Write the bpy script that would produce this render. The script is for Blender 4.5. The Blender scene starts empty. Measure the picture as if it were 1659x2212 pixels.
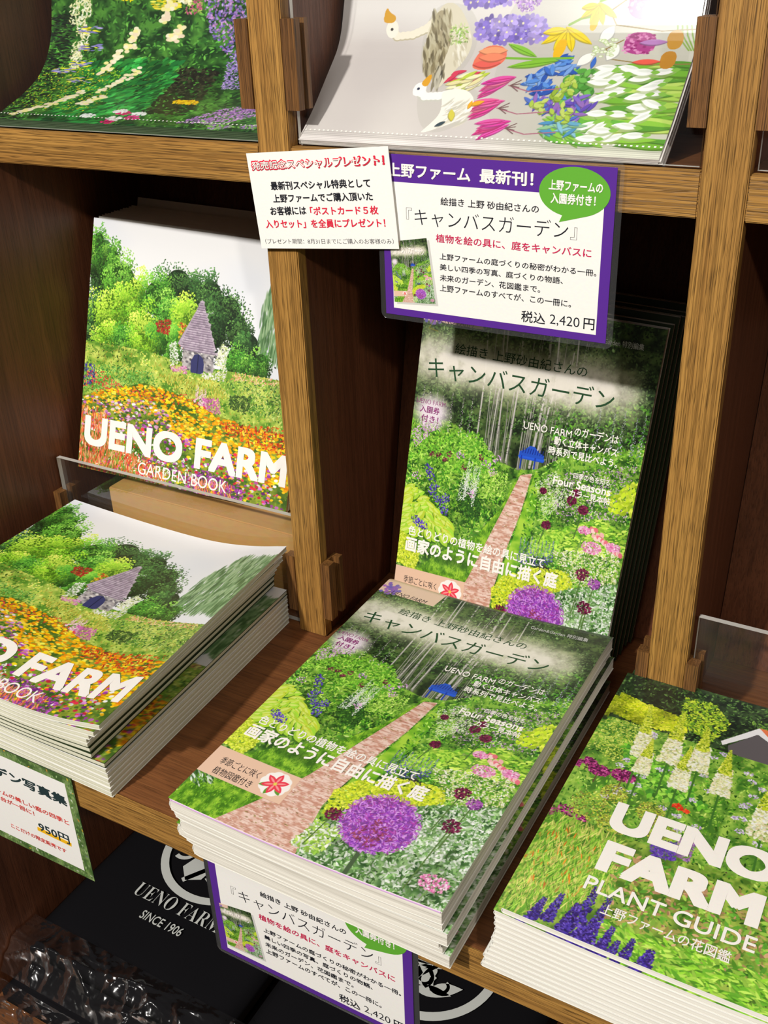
import bpy, bmesh, math, random
import numpy as np
from mathutils import Vector, Matrix

U = 0.30                       # one working unit (the width of a bay) in metres; everything is scaled by it at the end
scene = bpy.context.scene
COL = scene.collection

# ------------------------------------------------------------------ camera
cd = bpy.data.cameras.new('camera')
cam = bpy.data.objects.new('camera', cd)
COL.objects.link(cam)
scene.camera = cam
cd.sensor_fit = 'VERTICAL'
cd.sensor_height = 36.0
cd.sensor_width = 27.0
cd.lens = 36.0 * 2240.02 / 2212.0
cd.clip_start = 0.02
YAW, PITCH, ROLL = -0.5296, 0.4958, -0.0384
fwd = Vector((math.sin(YAW) * math.cos(PITCH), math.cos(YAW) * math.cos(PITCH), -math.sin(PITCH)))
rgt = Vector((math.cos(YAW), -math.sin(YAW), 0))
upv = rgt.cross(fwd)
r2 = rgt * math.cos(ROLL) + upv * math.sin(ROLL)
u2 = upv * math.cos(ROLL) - rgt * math.sin(ROLL)
M = Matrix((r2, u2, -fwd)).transposed().to_4x4()
M.translation = Vector((1.5148, -2.1984, 1.8764)) * U
cam.matrix_world = M

# ------------------------------------------------------------------ light, world, exposure
scene.view_settings.view_transform = 'Standard'
scene.view_settings.look = 'None'
scene.view_settings.exposure = -0.86
scene.view_settings.gamma = 1.0
w = bpy.data.worlds.new('shop_air')
scene.world = w
w.use_nodes = True
w.node_tree.nodes['Background'].inputs[0].default_value = (1.0, 0.90, 0.78, 1)
w.node_tree.nodes['Background'].inputs[1].default_value = 0.07


def area_light(name, loc, target, size, power, col):
    ld = bpy.data.lights.new(name, 'AREA')
    ld.shape = 'DISK'
    ld.size = size
    ld.energy = power
    ld.color = col
    o = bpy.data.objects.new(name, ld)
    COL.objects.link(o)
    loc, target = Vector(loc), Vector(target)
    o.location = loc * U
    o.rotation_euler = (target - loc).to_track_quat('-Z', 'Y').to_euler()
    return o


area_light('ceiling_spot', (-0.9, -7.0, 6.0), (0.2, 0.0, 0.75), 0.10, 124, (1.0, 0.965, 0.915))
area_light('ceiling_spot', (5.6, -6.2, 5.40), (0.3, 0.1, 0.8), 0.12, 30, (1.0, 0.94, 0.86))
area_light('ceiling_fill', (0.5, -7.0, 8.5), (0.3, 0, 0.6), 1.4, 40, (1.0, 0.97, 0.94))  # soft fill, added to stand for other ceiling lights out of view


# ------------------------------------------------------------------ helpers
def lin(c):
    c = np.asarray(c, float)
    return np.where(c <= 0.04045, c / 12.92, ((c + 0.055) / 1.055) ** 2.4)


def rgb(r, g, b):
    return tuple(lin(np.array([r, g, b]) / 255.0)) + (1.0,)


def new_mat(name):
    m = bpy.data.materials.new(name)
    m.use_nodes = True
    nt = m.node_tree
    return m, nt, nt.nodes['Principled BSDF']


def plain(name, col, rough=0.5, spec=0.4, **kw):
    m, nt, b = new_mat(name)
    b.inputs['Base Color'].default_value = col
    b.inputs['Roughness'].default_value = rough
    b.inputs['Specular IOR Level'].default_value = spec
    n = nt.nodes.new('ShaderNodeTexNoise')
    n.inputs['Scale'].default_value = kw.get('scale', 60)
    mx = nt.nodes.new('ShaderNodeMix')
    mx.data_type = 'RGBA'
    mx.blend_type = 'MULTIPLY'
    mx.inputs[0].default_value = kw.get('amt', 0.08)
    mx.inputs[6].default_value = col
    nt.links.new(n.outputs['Color'], mx.inputs[7])
    nt.links.new(mx.outputs[2], b.inputs['Base Color'])
    return m


def wood(name, light, mid, dark, axis, rough=0.45, pores=0.75, fine=1.0):
    """oak: broad bands, long fibres and short dark pores, all running along axis"""
    m, nt, b = new_mat(name)
    N, L = nt.nodes, nt.links
    tc = N.new('ShaderNodeTexCoord')

    def noise(along, across, detail=3.0):
        mp = N.new('ShaderNodeMapping')
        s = [across] * 3
        s[axis] = along
        mp.inputs['Scale'].default_value = s
        L.new(tc.outputs['Object'], mp.inputs[0])
        n = N.new('ShaderNodeTexNoise')
        n.inputs['Scale'].default_value = 1.0
        n.inputs['Detail'].default_value = detail
        L.new(mp.outputs[0], n.inputs['Vector'])
        return n

    def ramp(src, stops):
        r = N.new('ShaderNodeValToRGB')
        e = r.color_ramp.elements
        e[0].position, e[0].color = stops[0]
        e[1].position, e[1].color = stops[-1]
        for p, c in stops[1:-1]:
            x = e.new(p)
            x.color = c
        L.new(src, r.inputs[0])
        return r

    broad = ramp(noise(4, 120).outputs[0], [(0.25, mid), (0.75, light)])
    fib = ramp(noise(7, 1150 * fine, 2).outputs[0], [(0.42, (0.12, 0.09, 0.05, 1)), (0.56, (1, 1, 1, 1))])
    por = ramp(noise(40, 1900 * fine, 1).outputs[0], [(0.36, (0, 0, 0, 1)), (0.45, (1, 1, 1, 1))])
    m1 = N.new('ShaderNodeMix')
    m1.data_type = 'RGBA'
    m1.blend_type = 'MULTIPLY'
    m1.inputs[0].default_value = 0.6 * pores
    L.new(broad.outputs[0], m1.inputs[6])
    L.new(fib.outputs[0], m1.inputs[7])
    m2 = N.new('ShaderNodeMix')
    m2.data_type = 'RGBA'
    inv = N.new('ShaderNodeMath')
    inv.operation = 'MULTIPLY_ADD'
    inv.inputs[1].default_value = -pores
    inv.inputs[2].default_value = pores
    L.new(por.outputs[0], inv.inputs[0])
    L.new(inv.outputs[0], m2.inputs[0])
    L.new(m1.outputs[2], m2.inputs[6])
    m2.inputs[7].default_value = dark
    L.new(m2.outputs[2], b.inputs['Base Color'])
    b.inputs['Roughness'].default_value = rough
    b.inputs['Specular IOR Level'].default_value = 0.35
    bp = N.new('ShaderNodeBump')
    bp.inputs['Strength'].default_value = 0.25
    bp.inputs['Distance'].default_value = 0.0006
    L.new(por.outputs[0], bp.inputs['Height'])
    L.new(bp.outputs[0], b.inputs['Normal'])
    return m


OAK = [wood('oak_grain_' + 'xyz'[a], rgb(184, 138, 70), rgb(152, 108, 52), rgb(66, 44, 18), a) for a in range(3)]
OAKD = wood('oak_dark_brown', rgb(140, 96, 50), rgb(104, 70, 38), rgb(44, 28, 15), 2)  # darker brown oak for the acrylic clips
WALN = wood('stained_plywood_upright', rgb(114, 68, 44), rgb(90, 52, 33), rgb(56, 32, 20), 2, 0.40, 0.35, 0.5)
WALNX = wood('stained_shelf_top', rgb(132, 84, 48), rgb(106, 64, 36), rgb(66, 40, 22), 0, 0.38, 0.35, 0.5)
FLOORM = wood('shop_floor_boards', rgb(84, 74, 64), rgb(66, 56, 48), rgb(44, 36, 30), 0)


def art_material(name, rough=0.32, spec=0.45, sheen=0.0):
    """colour printed on the sheet, carried by the mesh's own colour attribute"""
    m, nt, b = new_mat(name)
    a = nt.nodes.new('ShaderNodeVertexColor')
    a.layer_name = 'print'
    nt.links.new(a.outputs['Color'], b.inputs['Base Color'])
    b.inputs['Roughness'].default_value = rough
    b.inputs['Specular IOR Level'].default_value = spec
    return m


GLOSS = art_material('printed_cover')
FILMP = art_material('printed_plastic', 0.25, 0.5)
MATTP = art_material('printed_card', 0.55, 0.3)


def paged(name, base, line, freq):
    """cut edge of many sheets: thin lines that follow the leaves"""
    m, nt, b = new_mat(name)
    N, L = nt.nodes, nt.links
    at = N.new('ShaderNodeAttribute')
    at.attribute_name = 'leaf'
    mp = N.new('ShaderNodeMapping')
    mp.inputs['Scale'].default_value = (1.2, 1.2, freq)
    L.new(at.outputs['Vector'], mp.inputs[0])
    n = N.new('ShaderNodeTexNoise')
    n.inputs['Scale'].default_value = 1.0
    n.inputs['Detail'].default_value = 4
    n.inputs['Roughness'].default_value = 0.7
    L.new(mp.outputs[0], n.inputs['Vector'])
    r = N.new('ShaderNodeValToRGB')
    r.color_ramp.elements[0].position = 0.33
    r.color_ramp.elements[0].color = line
    r.color_ramp.elements[1].position = 0.56
    r.color_ramp.elements[1].color = base
    L.new(n.outputs[0], r.inputs[0])
    L.new(r.outputs[0], b.inputs['Base Color'])
    b.inputs['Roughness'].default_value = 0.75
    b.inputs['Specular IOR Level'].default_value = 0.15
    return m


PAGES = paged('page_edges', rgb(238, 233, 220), rgb(190, 184, 170), 220)
PAGESM = paged('page_edges_fine', rgb(240, 236, 224), rgb(216, 210, 196), 160)
PAGESG = paged('page_edges_light_tint', rgb(226, 224, 200), rgb(176, 172, 148), 320)  # yellow-green cast of the light on the left pile, put into the colour
COVW = plain('cover_stock_white', rgb(240, 238, 230), 0.4)
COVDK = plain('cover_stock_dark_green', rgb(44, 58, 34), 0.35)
LILAC = plain('cover_spine_lilac', rgb(214, 170, 222), 0.4)
PAPER = plain('white_card', rgb(243, 240, 234), 0.6, 0.3)
PURPLE = plain('purple_ink', rgb(88, 42, 146), 0.4)
BUBBLE = plain('green_ink', rgb(98, 172, 52), 0.45)
INK = plain('black_ink', rgb(28, 30, 38), 0.6, 0.2)
REDINK = plain('red_ink', rgb(226, 36, 66), 0.6, 0.2)
PINKINK = plain('crimson_ink', rgb(205, 34, 84), 0.6, 0.2)
ORRED = plain('pale_red_ink', rgb(222, 74, 66), 0.6, 0.2)
WHITEINK = plain('white_ink', rgb(246, 241, 234), 0.45, 0.3)
DKGREEN = plain('dark_green_ink', rgb(36, 74, 44), 0.4, 0.3)
MAUVE = plain('mauve_ink', rgb(146, 48, 120), 0.4, 0.3)
YELLOW = plain('marker_yellow', rgb(244, 186, 26), 0.6, 0.2)
TEALINK = plain('slate_green_ink', rgb(40, 58, 60), 0.6, 0.2)
BLACKCL = plain('black_cotton', rgb(20, 19, 22), 0.9, 0.1, scale=900, amt=0.5)
LOGOW = plain('screen_print_white', rgb(214, 216, 210), 0.8, 0.1, scale=500, amt=0.25)
KRAFT = plain('kraft_board', rgb(206, 158, 92), 0.6, 0.25, scale=24, amt=0.25)
SILVER = plain('silver_label_ink', rgb(196, 196, 190), 0.4)


def clear(name, tint, gloss_rough=0.03, ior=1.45, haze=0.0, glossmix=1.0):
    m = bpy.data.materials.new(name)
    m.use_nodes = True
    nt = m.node_tree
    nt.nodes.clear()
    N, L = nt.nodes, nt.links
    out = N.new('ShaderNodeOutputMaterial')
    t = N.new('ShaderNodeBsdfTransparent')
    t.inputs[0].default_value = tint
    g = N.new('ShaderNodeBsdfGlossy')
    g.inputs['Roughness'].default_value = gloss_rough
    f = N.new('ShaderNodeFresnel')
    f.inputs[0].default_value = ior
    k = N.new('ShaderNodeMath')
    k.operation = 'MULTIPLY'
    k.inputs[1].default_value = glossmix
    k.use_clamp = True
    L.new(f.outputs[0], k.inputs[0])
    mx = N.new('ShaderNodeMixShader')
    L.new(k.outputs[0], mx.inputs[0])
    L.new(t.outputs[0], mx.inputs[1])
    L.new(g.outputs[0], mx.inputs[2])
    last = mx
    if haze:
        d = N.new('ShaderNodeBsdfDiffuse')
        d.inputs[0].default_value = (0.85, 0.85, 0.85, 1)
        m2 = N.new('ShaderNodeMixShader')
        m2.inputs[0].default_value = haze
        L.new(mx.outputs[0], m2.inputs[1])
        L.new(d.outputs[0], m2.inputs[2])
        last = m2
    L.new(last.outputs[0], out.inputs[0])
    return m


ACRYL = clear('clear_acrylic', (0.97, 0.975, 0.97, 1), 0.02, 1.22, 0.004)
ACEDGE = plain('acrylic_cut_edge', rgb(196, 192, 184), 0.3, 0.5)
LAMIN = clear('laminating_film', (0.95, 0.955, 0.97, 1), 0.08, 1.3, 0.02)
POLY = clear('crackly_polybag', (0.95, 0.95, 0.95, 1), 0.17, 1.42, 0.004, 0.85)
FILE = plain('milky_plastic', rgb(222, 216, 212), 0.22, 0.5)
FILEG = plain('dark_green_plastic', rgb(70, 92, 62), 0.25, 0.5)


def tag(o, label=None, cat=None, group=None, kind=None):
    if label:
        o['label'] = label
    if cat:
        o['category'] = cat
    if group:
        o['group'] = group
    if kind:
        o['kind'] = kind
    return o


def empty(name, loc):
    o = bpy.data.objects.new(name, None)
    COL.objects.link(o)
    o.location = loc
    o.empty_display_size = 0.02
    return o


def base_of(o):
    b = Vector((0, 0, 0))
    while o is not None:
        b += o.location
        o = o.parent
    return b


def obj(name, V, F, mats, parent=None, midx=None, smooth=False, leaf=None, vcol=None):
    """one mesh object; V are working-space positions, moved into the parent's frame"""
    V = np.asarray(V, np.float64).reshape(-1, 3)
    if parent is not None:
        V = V - np.array(base_of(parent))
    me = bpy.data.meshes.new(name)
    if isinstance(F, np.ndarray):
        n = len(F)
        k = F.shape[1]
        me.vertices.add(len(V))
        me.vertices.foreach_set('co', V.ravel())
        me.loops.add(n * k)
        me.loops.foreach_set('vertex_index', F.ravel().astype(np.int32))
        me.polygons.add(n)
        me.polygons.foreach_set('loop_start', np.arange(0, n * k, k, dtype=np.int32))
        me.update(calc_edges=True)
    else:
        me.from_pydata([tuple(v) for v in V], [], F)
        me.update()
    for m in (mats if isinstance(mats, (list, tuple)) else [mats]):
        me.materials.append(m)
    if midx is not None:
        me.polygons.foreach_set('material_index', np.asarray(midx, np.int32))
    if smooth:
        me.polygons.foreach_set('use_smooth', [True] * len(me.polygons))
    if leaf is not None:
        a = me.attributes.new('leaf', 'FLOAT_VECTOR', 'POINT')
        a.data.foreach_set('vector', np.asarray(leaf, np.float32).ravel())
    if vcol is not None:
        a = me.color_attributes.new('print', 'FLOAT_COLOR', 'POINT')
        a.data.foreach_set('color', np.asarray(vcol, np.float32).ravel())
    o = bpy.data.objects.new(name, me)
    COL.objects.link(o)
    if parent is not None:
        o.parent = parent
    return o


class MB:
    def __init__(s):
        s.V, s.F, s.I = [], [], []

    def add(s, V, F, i=0):
        b = len(s.V)
        s.V += [tuple(v) for v in V]
        s.F += [tuple(x + b for x in f) for f in F]
        s.I += [i] * len(F)
        return s

    def box(s, x0, x1, y0, y1, z0, z1, i=0, bev=0.0):
        if bev:
            bm = bmesh.new()
            bmesh.ops.create_cube(bm, size=1.0)
            for v in bm.verts:
                v.co = Vector(((x0 + x1) / 2 + v.co.x * (x1 - x0), (y0 + y1) / 2 + v.co.y * (y1 - y0), (z0 + z1) / 2 + v.co.z * (z1 - z0)))
            bmesh.ops.bevel(bm, geom=list(bm.edges), offset=bev, segments=2, affect='EDGES')
            bm.verts.index_update()
            s.add([v.co[:] for v in bm.verts], [[v.index for v in f.verts] for f in bm.faces], i)
            bm.free()
            return s
        V = [(x, y, z) for x in (x0, x1) for y in (y0, y1) for z in (z0, z1)]
        return s.add(V, [(0, 1, 3, 2), (4, 6, 7, 5), (0, 4, 5, 1), (2, 3, 7, 6), (0, 2, 6, 4), (1, 5, 7, 3)], i)

    def prism(s, poly, d0, d1, f, i=0):
        """poly (a,b) extruded from d0 to d1; f(a,b,d) -> xyz"""
        n = len(poly)
        V = [f(a, b, d0) for a, b in poly] + [f(a, b, d1) for a, b in poly]
        F = [tuple(range(n))[::-1], tuple(range(n, 2 * n))] + [(k, (k + 1) % n, n + (k + 1) % n, n + k) for k in range(n)]
        return s.add(V, F, i)

    def obj(s, name, mats, parent=None, smooth=False):
        return obj(name, s.V, s.F, mats, parent, s.I if isinstance(mats, (list, tuple)) else None, smooth)


# ------------------------------------------------------------------ room floor and the bookcase
fl = MB().box(-8, 10, -12, 3, -2.86, -2.80)
tag(fl.obj('floor', FLOORM), kind='structure')

CASE = empty('bookcase', (0.5, 0.3, -2.80))
tag(CASE, 'oak display bookcase with upright dividers and a deep lower shelf', 'bookcase')
RZ0, RZ1 = 1.3678, 1.4618
STX = [(-1.1908, -1.0954), (-0.0954, 0.0), (1.0, 1.0954), (2.0954, 2.1908)]
for a, b in STX:
    if a < -1.1:
        MB().box(a + 0.05, b, -0.83, 0.80, 0.001, 2.6).obj('end_panel', WALN, CASE)
        MB().box(a + 0.05, b, -1.0, 0.80, -1.5145, -0.101).obj('end_panel', WALN, CASE)
        continue
    MB().box(a, b, 0.0, 0.04, 0.001, 2.6, bev=0.003).obj('stile', OAK[2], CASE)
    MB().box(a + 0.008, b - 0.008, 0.041, 0.80, 0.001, 2.6).obj('side_panel', WALN, CASE)
BAYS = [(-1.0954, -0.0954), (0.0, 1.0), (1.0954, 2.0954)]
for a, b in BAYS:
    MB().box(a, b, 0.003, 0.030, RZ0, RZ1, bev=0.003).obj('rail', OAK[0], CASE)
    MB().box(a - 0.007, b + 0.007, 0.031, 0.80, RZ0 + 0.02, RZ1 - 0.001).obj('shelf_board', WALNX, CASE)
    a2, b2 = a - 0.006, b + 0.006

    def slope(z0, z1, y0, y1):
        V = [(a2, y0, z0), (b2, y0, z0), (b2, y1, z1), (a2, y1, z1), (a2, y0 + .03, z0), (b2, y0 + .03, z0), (b2, y1 + .03, z1), (a2, y1 + .03, z1)]
        return MB().add(V, [(0, 1, 2, 3), (7, 6, 5, 4), (0, 4, 5, 1), (1, 5, 6, 2), (2, 6, 7, 3), (3, 7, 4, 0)])
    slope(0.002, RZ0 + 0.018, 0.425, 0.69).obj('back_panel', WALN, CASE)
    slope(RZ1, 2.6, 0.46, 0.66).obj('back_panel', WALN, CASE)
    # wooden clips that hold the acrylic fronts
    for side in (1, -1):
        x = a if side > 0 else b

        def clip(w, g0, g1, y1, z0, z1):
            poly = [(0, -0.002), (w, -0.002), (w, g0), (0.008, g0), (0.008, g1), (w, g1), (w, y1), (0, y1)]
            return MB().prism(poly, z0, z1, lambda p, q, d: (x + side * p, q, d)).obj('acrylic_clip', OAKD, CASE)
        clip(0.031, 0.030, 0.056, 0.076, 0.072, 0.268)
        clip(0.038, 0.022, 0.040, 0.058, 1.546, 1.746)
MB().box(-1.1908, 2.1908, -0.823, 0.80, -0.098, -0.0005).obj('shelf_board', WALNX, CASE)
MB().box(-1.1908, 2.1908, -0.8353, -0.8235, -0.1001, 0.0005, bev=0.002).obj('shelf_lipping', OAK[0], CASE)
MB().box(-1.1908, 2.1908, 0.74, 0.80, -1.515, -0.099).obj('back_panel', WALN, CASE)
MB().box(1.62, 1.67, -0.80, 0.74, -1.5145, -0.101).obj('divider', WALN, CASE)
MB().box(-1.1908, 2.1908, -1.05, 0.80, -1.58, -1.515).obj('shelf_board', WALNX, CASE)
MB().box(-1.1908, 2.1908, -1.02, 0.80, -2.80, -1.581).obj('plinth', OAK[0], CASE)


def acrylic(x0, x1, z0, z1, y0, y1, label):
    root = empty('acrylic_front', ((x0 + x1) / 2, y0, z0))
    tag(root, label, 'acrylic panel', 'acrylic fronts')
    V = [(x0, y0, z0), (x1, y0, z0), (x1, y0, z1), (x0, y0, z1)]
    mb = MB()
    mb.add(V, [(0, 1, 2, 3)])
    V2 = [(x, y1, z) for x, y, z in V]
    mb.add(V2, [(3, 2, 1, 0)])
    mb.obj('acrylic_sheet', ACRYL, root)
    e = 0.0
    E = MB()
    E.add(V + V2, [(0, 4, 5, 1), (1, 5, 6, 2), (2, 6, 7, 3), (3, 7, 4, 0)])
    E.obj('cut_edge', ACEDGE, root)
    return root


acrylic(-1.086, -0.104, 0.003, 0.386, 0.034, 0.050, 'low clear acrylic strip across the front of the left bay with kraft box')
acrylic(1.105, 2.086, 0.003, 0.390, 0.034, 0.050, 'low clear acrylic strip at the right edge behind the plant guide pile')
acrylic(-1.086, -0.104, 1.466, 2.10, 0.025, 0.037, 'tall clear acrylic front over the green garden picture files')
acrylic(0.012, 0.990, 1.466, 2.10, 0.025, 0.037, 'tall clear acrylic front over the white goose and flower files')
acrylic(1.105, 2.086, 1.466, 2.10, 0.025, 0.037, 'clear acrylic front in the empty upper bay at far right')

# ------------------------------------------------------------------ pictures printed on covers, sheets and signs
RNG = np.random.default_rng(7)


def interp(x, pts):
    return np.interp(x, [p[0] for p in pts], [p[1] for p in pts])


class Pic:
    """a small colour canvas; u runs right, v runs up, both 0..1"""

    K = 1.32
    punch = True

    def __init__(s, w, h, col=(0, 0, 0)):
        w, h = int(w * s.K), int(h * s.K)
        s.w, s.h = w, h
        s.a = np.zeros((h, w, 3)) + np.array(col) / 255.0
        s.x, s.y = np.meshgrid((np.arange(w) + .5) / w, 1 - (np.arange(h) + .5) / h)

    def noise(s, cells, octaves=3, stretch=(1, 1)):
        out = np.zeros((s.h, s.w))
        amp, tot = 1.0, 0.0
        for k in range(octaves):
            cx, cy = int(cells * stretch[0] * 2 ** k) + 2, int(cells * stretch[1] * s.h / s.w * 2 ** k) + 2
            g = RNG.random((cy + 1, cx + 1))
            X, Y = np.clip(s.x, 0, .9999) * (cx - 1), (1 - s.y) * (cy - 1)
            i, j = X.astype(int), Y.astype(int)
            fx, fy = X - i, Y - j
            fx, fy = fx * fx * (3 - 2 * fx), fy * fy * (3 - 2 * fy)
            out += amp * ((g[j, i] * (1 - fx) + g[j, i + 1] * fx) * (1 - fy) + (g[j + 1, i] * (1 - fx) + g[j + 1, i + 1] * fx) * fy)
            tot += amp
            amp *= 0.55
        return out / tot

    def poly(s, pts):
        m = np.zeros((s.h, s.w), bool)
        n = len(pts)
        for k in range(n):
            (x0, y0), (x1, y1) = pts[k], pts[(k + 1) % n]
            if y0 == y1:
                continue
            c = ((s.y > min(y0, y1)) & (s.y <= max(y0, y1)))
            m ^= c & (s.x < x0 + (s.y - y0) * (x1 - x0) / (y1 - y0))
        return m

    def mix(s, mask, col, a=1.0):
        k = (mask * a)[..., None]
        s.a = s.a * (1 - k) + np.array(col) / 255.0 * k

    def two(s, mask, c0, c1, n, a=1.0):
        t = np.clip((n - .3) / .4, 0, 1)[..., None]
        c = (np.array(c0) * (1 - t) + np.array(c1) * t) / 255.0
        k = (mask * a)[..., None]
        s.a = s.a * (1 - k) + c * k

    def dab(s, x, y, rx, ry, ang, col, alpha=1.0, kind=0):
        """one stroke, x,y,rx,ry in pixels; kind 0 oval, 1 pointed leaf, 2 soft"""
        R = int(max(rx, ry)) + 2
        x0, x1, y0, y1 = max(int(x) - R, 0), min(int(x) + R + 1, s.w), max(int(y) - R, 0), min(int(y) + R + 1, s.h)
        if x0 >= x1 or y0 >= y1:
            return
        X = np.arange(x0, x1)[None, :] + .5 - x
        Y = np.arange(y0, y1)[:, None] + .5 - y
        c, sn = math.cos(ang), math.sin(ang)
        p, q = X * c + Y * sn, -X * sn + Y * c
        if kind == 1:
            t = np.clip(1 - (p / rx) ** 2, 0, 1)
            m = np.clip(ry * t - np.abs(q) + .5, 0, 1) * (np.abs(p) < rx)
        elif kind == 2:
            m = np.clip(1 - (p / rx) ** 2 - (q / ry) ** 2, 0, 1)
        else:
            m = np.clip((1 - np.sqrt((p / rx) ** 2 + (q / ry) ** 2)) * min(rx, ry) + .5, 0, 1)
        m = (m * alpha)[..., None]
        s.a[y0:y1, x0:x1] = s.a[y0:y1, x0:x1] * (1 - m) + np.array(col) / 255.0 * m

    def at(s, u, v):
        return u * s.w, (1 - v) * s.h

    def blob(s, u, v, ru, rv, col, alpha=1.0, kind=0, ang=0.0):
        x, y = s.at(u, v)
        s.dab(x, y, ru * s.w, rv * s.h, ang, col, alpha, kind)

    def scatter(s, mask, n, cols, size, kind=1, ang=(0, 6.3), asp=0.4, jit=0.22, alpha=0.95, shade=None):
        """n strokes inside mask; size (lo, hi) px or function(v)->px; upper ones first"""
        idx = np.flatnonzero(mask)
        if not len(idx):
            return
        n = int(n * s.K ** 2)
        idx = np.sort(RNG.choice(idx, n))
        cols = np.array(cols, float)
        for k in idx:
            y, x = divmod(int(k), s.w)
            r = size(1 - y / s.h) if callable(size) else size[0] + (size[1] - size[0]) * RNG.random()
            c = cols[RNG.integers(len(cols))] * (1 + jit * (RNG.random() * 2 - 1))
            if shade is not None:
                c = c * (0.45 + 0.95 * shade[y, x])
            s.dab(x + RNG.random(), y + RNG.random(), r, max(r * asp, .6), ang[0] + (ang[1] - ang[0]) * RNG.random(), np.clip(c, 0, 255), alpha, kind)

    def line(s, pts, wpx, col, alpha=1.0):
        wpx *= s.K
        for (u0, v0), (u1, v1) in zip(pts[:-1], pts[1:]):
            x0, y0 = s.at(u0, v0)
            x1, y1 = s.at(u1, v1)
            n = max(2, int(math.hypot(x1 - x0, y1 - y0) / max(wpx * .5, .5)))
            for k in range(n + 1):
                t = k / n
                s.dab(x0 + (x1 - x0) * t, y0 + (y1 - y0) * t, wpx * .5 + .3, wpx * .5 + .3, 0, col, alpha)

    def spike(s, u, v0, v1, ru, cols, n, tip=0.25, lean=0.0):
        """upright flower spike from v0 (bottom) to v1 (tip)"""
        n = int(n * s.K ** 2)
        for k in range(n):
            t = (k + RNG.random()) / n
            wd = ru * (1 - t) + ru * tip * t
            x, y = s.at(u + lean * t + (RNG.random() * 2 - 1) * wd, v0 + (v1 - v0) * t)
            c = np.array(cols[RNG.integers(len(cols))], float) * (0.8 + .4 * RNG.random())
            r = min(max(1.0, wd * s.w * .34), 4.5)
            s.dab(x, y, r, r * .6, RNG.random() * 3, np.clip(c, 0, 255), .95)

    def umbel(s, u, v, ru, rv, cols, n, r=1.6):
        n, r = int(n * s.K ** 1.4), r * s.K ** .6
        for k in range(n):
            a, q = RNG.random() * 6.283, math.sqrt(RNG.random())
            x, y = s.at(u + math.cos(a) * q * ru, v + math.sin(a) * q * rv)
            c = np.array(cols[RNG.integers(len(cols))], float) * (0.75 + .45 * RNG.random())
            s.dab(x, y, r * (.7 + .6 * RNG.random()), r * .6, RNG.random() * 3, np.clip(c, 0, 255), .95, 1)

    def tree(s, u, v, ru, rv, cols, n, leaf=3.0):
        """crown of many leafy clumps with a ragged outline, sunny on its upper left"""
        s.blob(u, v, ru * .66, rv * .66, np.array(cols[0]) * .6, 1)
        nc = 16
        n = int(n * s.K ** 2 * 1.5 / nc)
        cl = sorted(((RNG.random() * 6.283, RNG.random() ** .5) for _ in range(nc)), key=lambda t: -math.sin(t[0]) * t[1])
        for a, q in cl:
            cu, cv, cr = u + math.cos(a) * q * ru * .85, v + math.sin(a) * q * rv * .85, .30 + .22 * RNG.random()
            sun = .85 + .28 * math.sin(a) * q - .16 * math.cos(a) * q + .2 * (RNG.random() - .5)
            c0 = np.array(cols[RNG.integers(len(cols))], float)
            for k in range(n):
                b, t = RNG.random() * 6.283, RNG.random() ** .6 * 1.1
                du, dv = math.cos(b) * t, math.sin(b) * t
                x, y = s.at(cu + du * ru * cr, cv + dv * rv * cr)
                c = (c0 * .7 + .3 * np.array(cols[RNG.integers(len(cols))])) * np.clip(sun + .34 * dv - .14 * du + .25 * (RNG.random() - .5), .3, 1.4)
                s.dab(x, y, leaf * (.5 + .7 * RNG.random()), leaf * .5, RNG.random() * 3, np.clip(c, 0, 255), .9, 1)

    def colors(s, gain=0.92):
        a = np.clip(s.a, 0, 1)
        if s.punch:
            m = a.mean(2, keepdims=True)
            a = np.clip(m + (a - m) * 1.04, 0, 1) ** .90
            a = a + .050 * np.sin(2 * np.pi * (a - .5)) * (a > 0)       # print contrast
        return lin(np.clip(a, 0, 1)) * gain


GREENS = [(96, 150, 50), (70, 126, 42), (130, 176, 66), (54, 100, 36), (152, 190, 92)]
DKG = [(40, 62, 32), (58, 84, 42), (30, 46, 26), (76, 104, 54), (92, 118, 70)]


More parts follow.
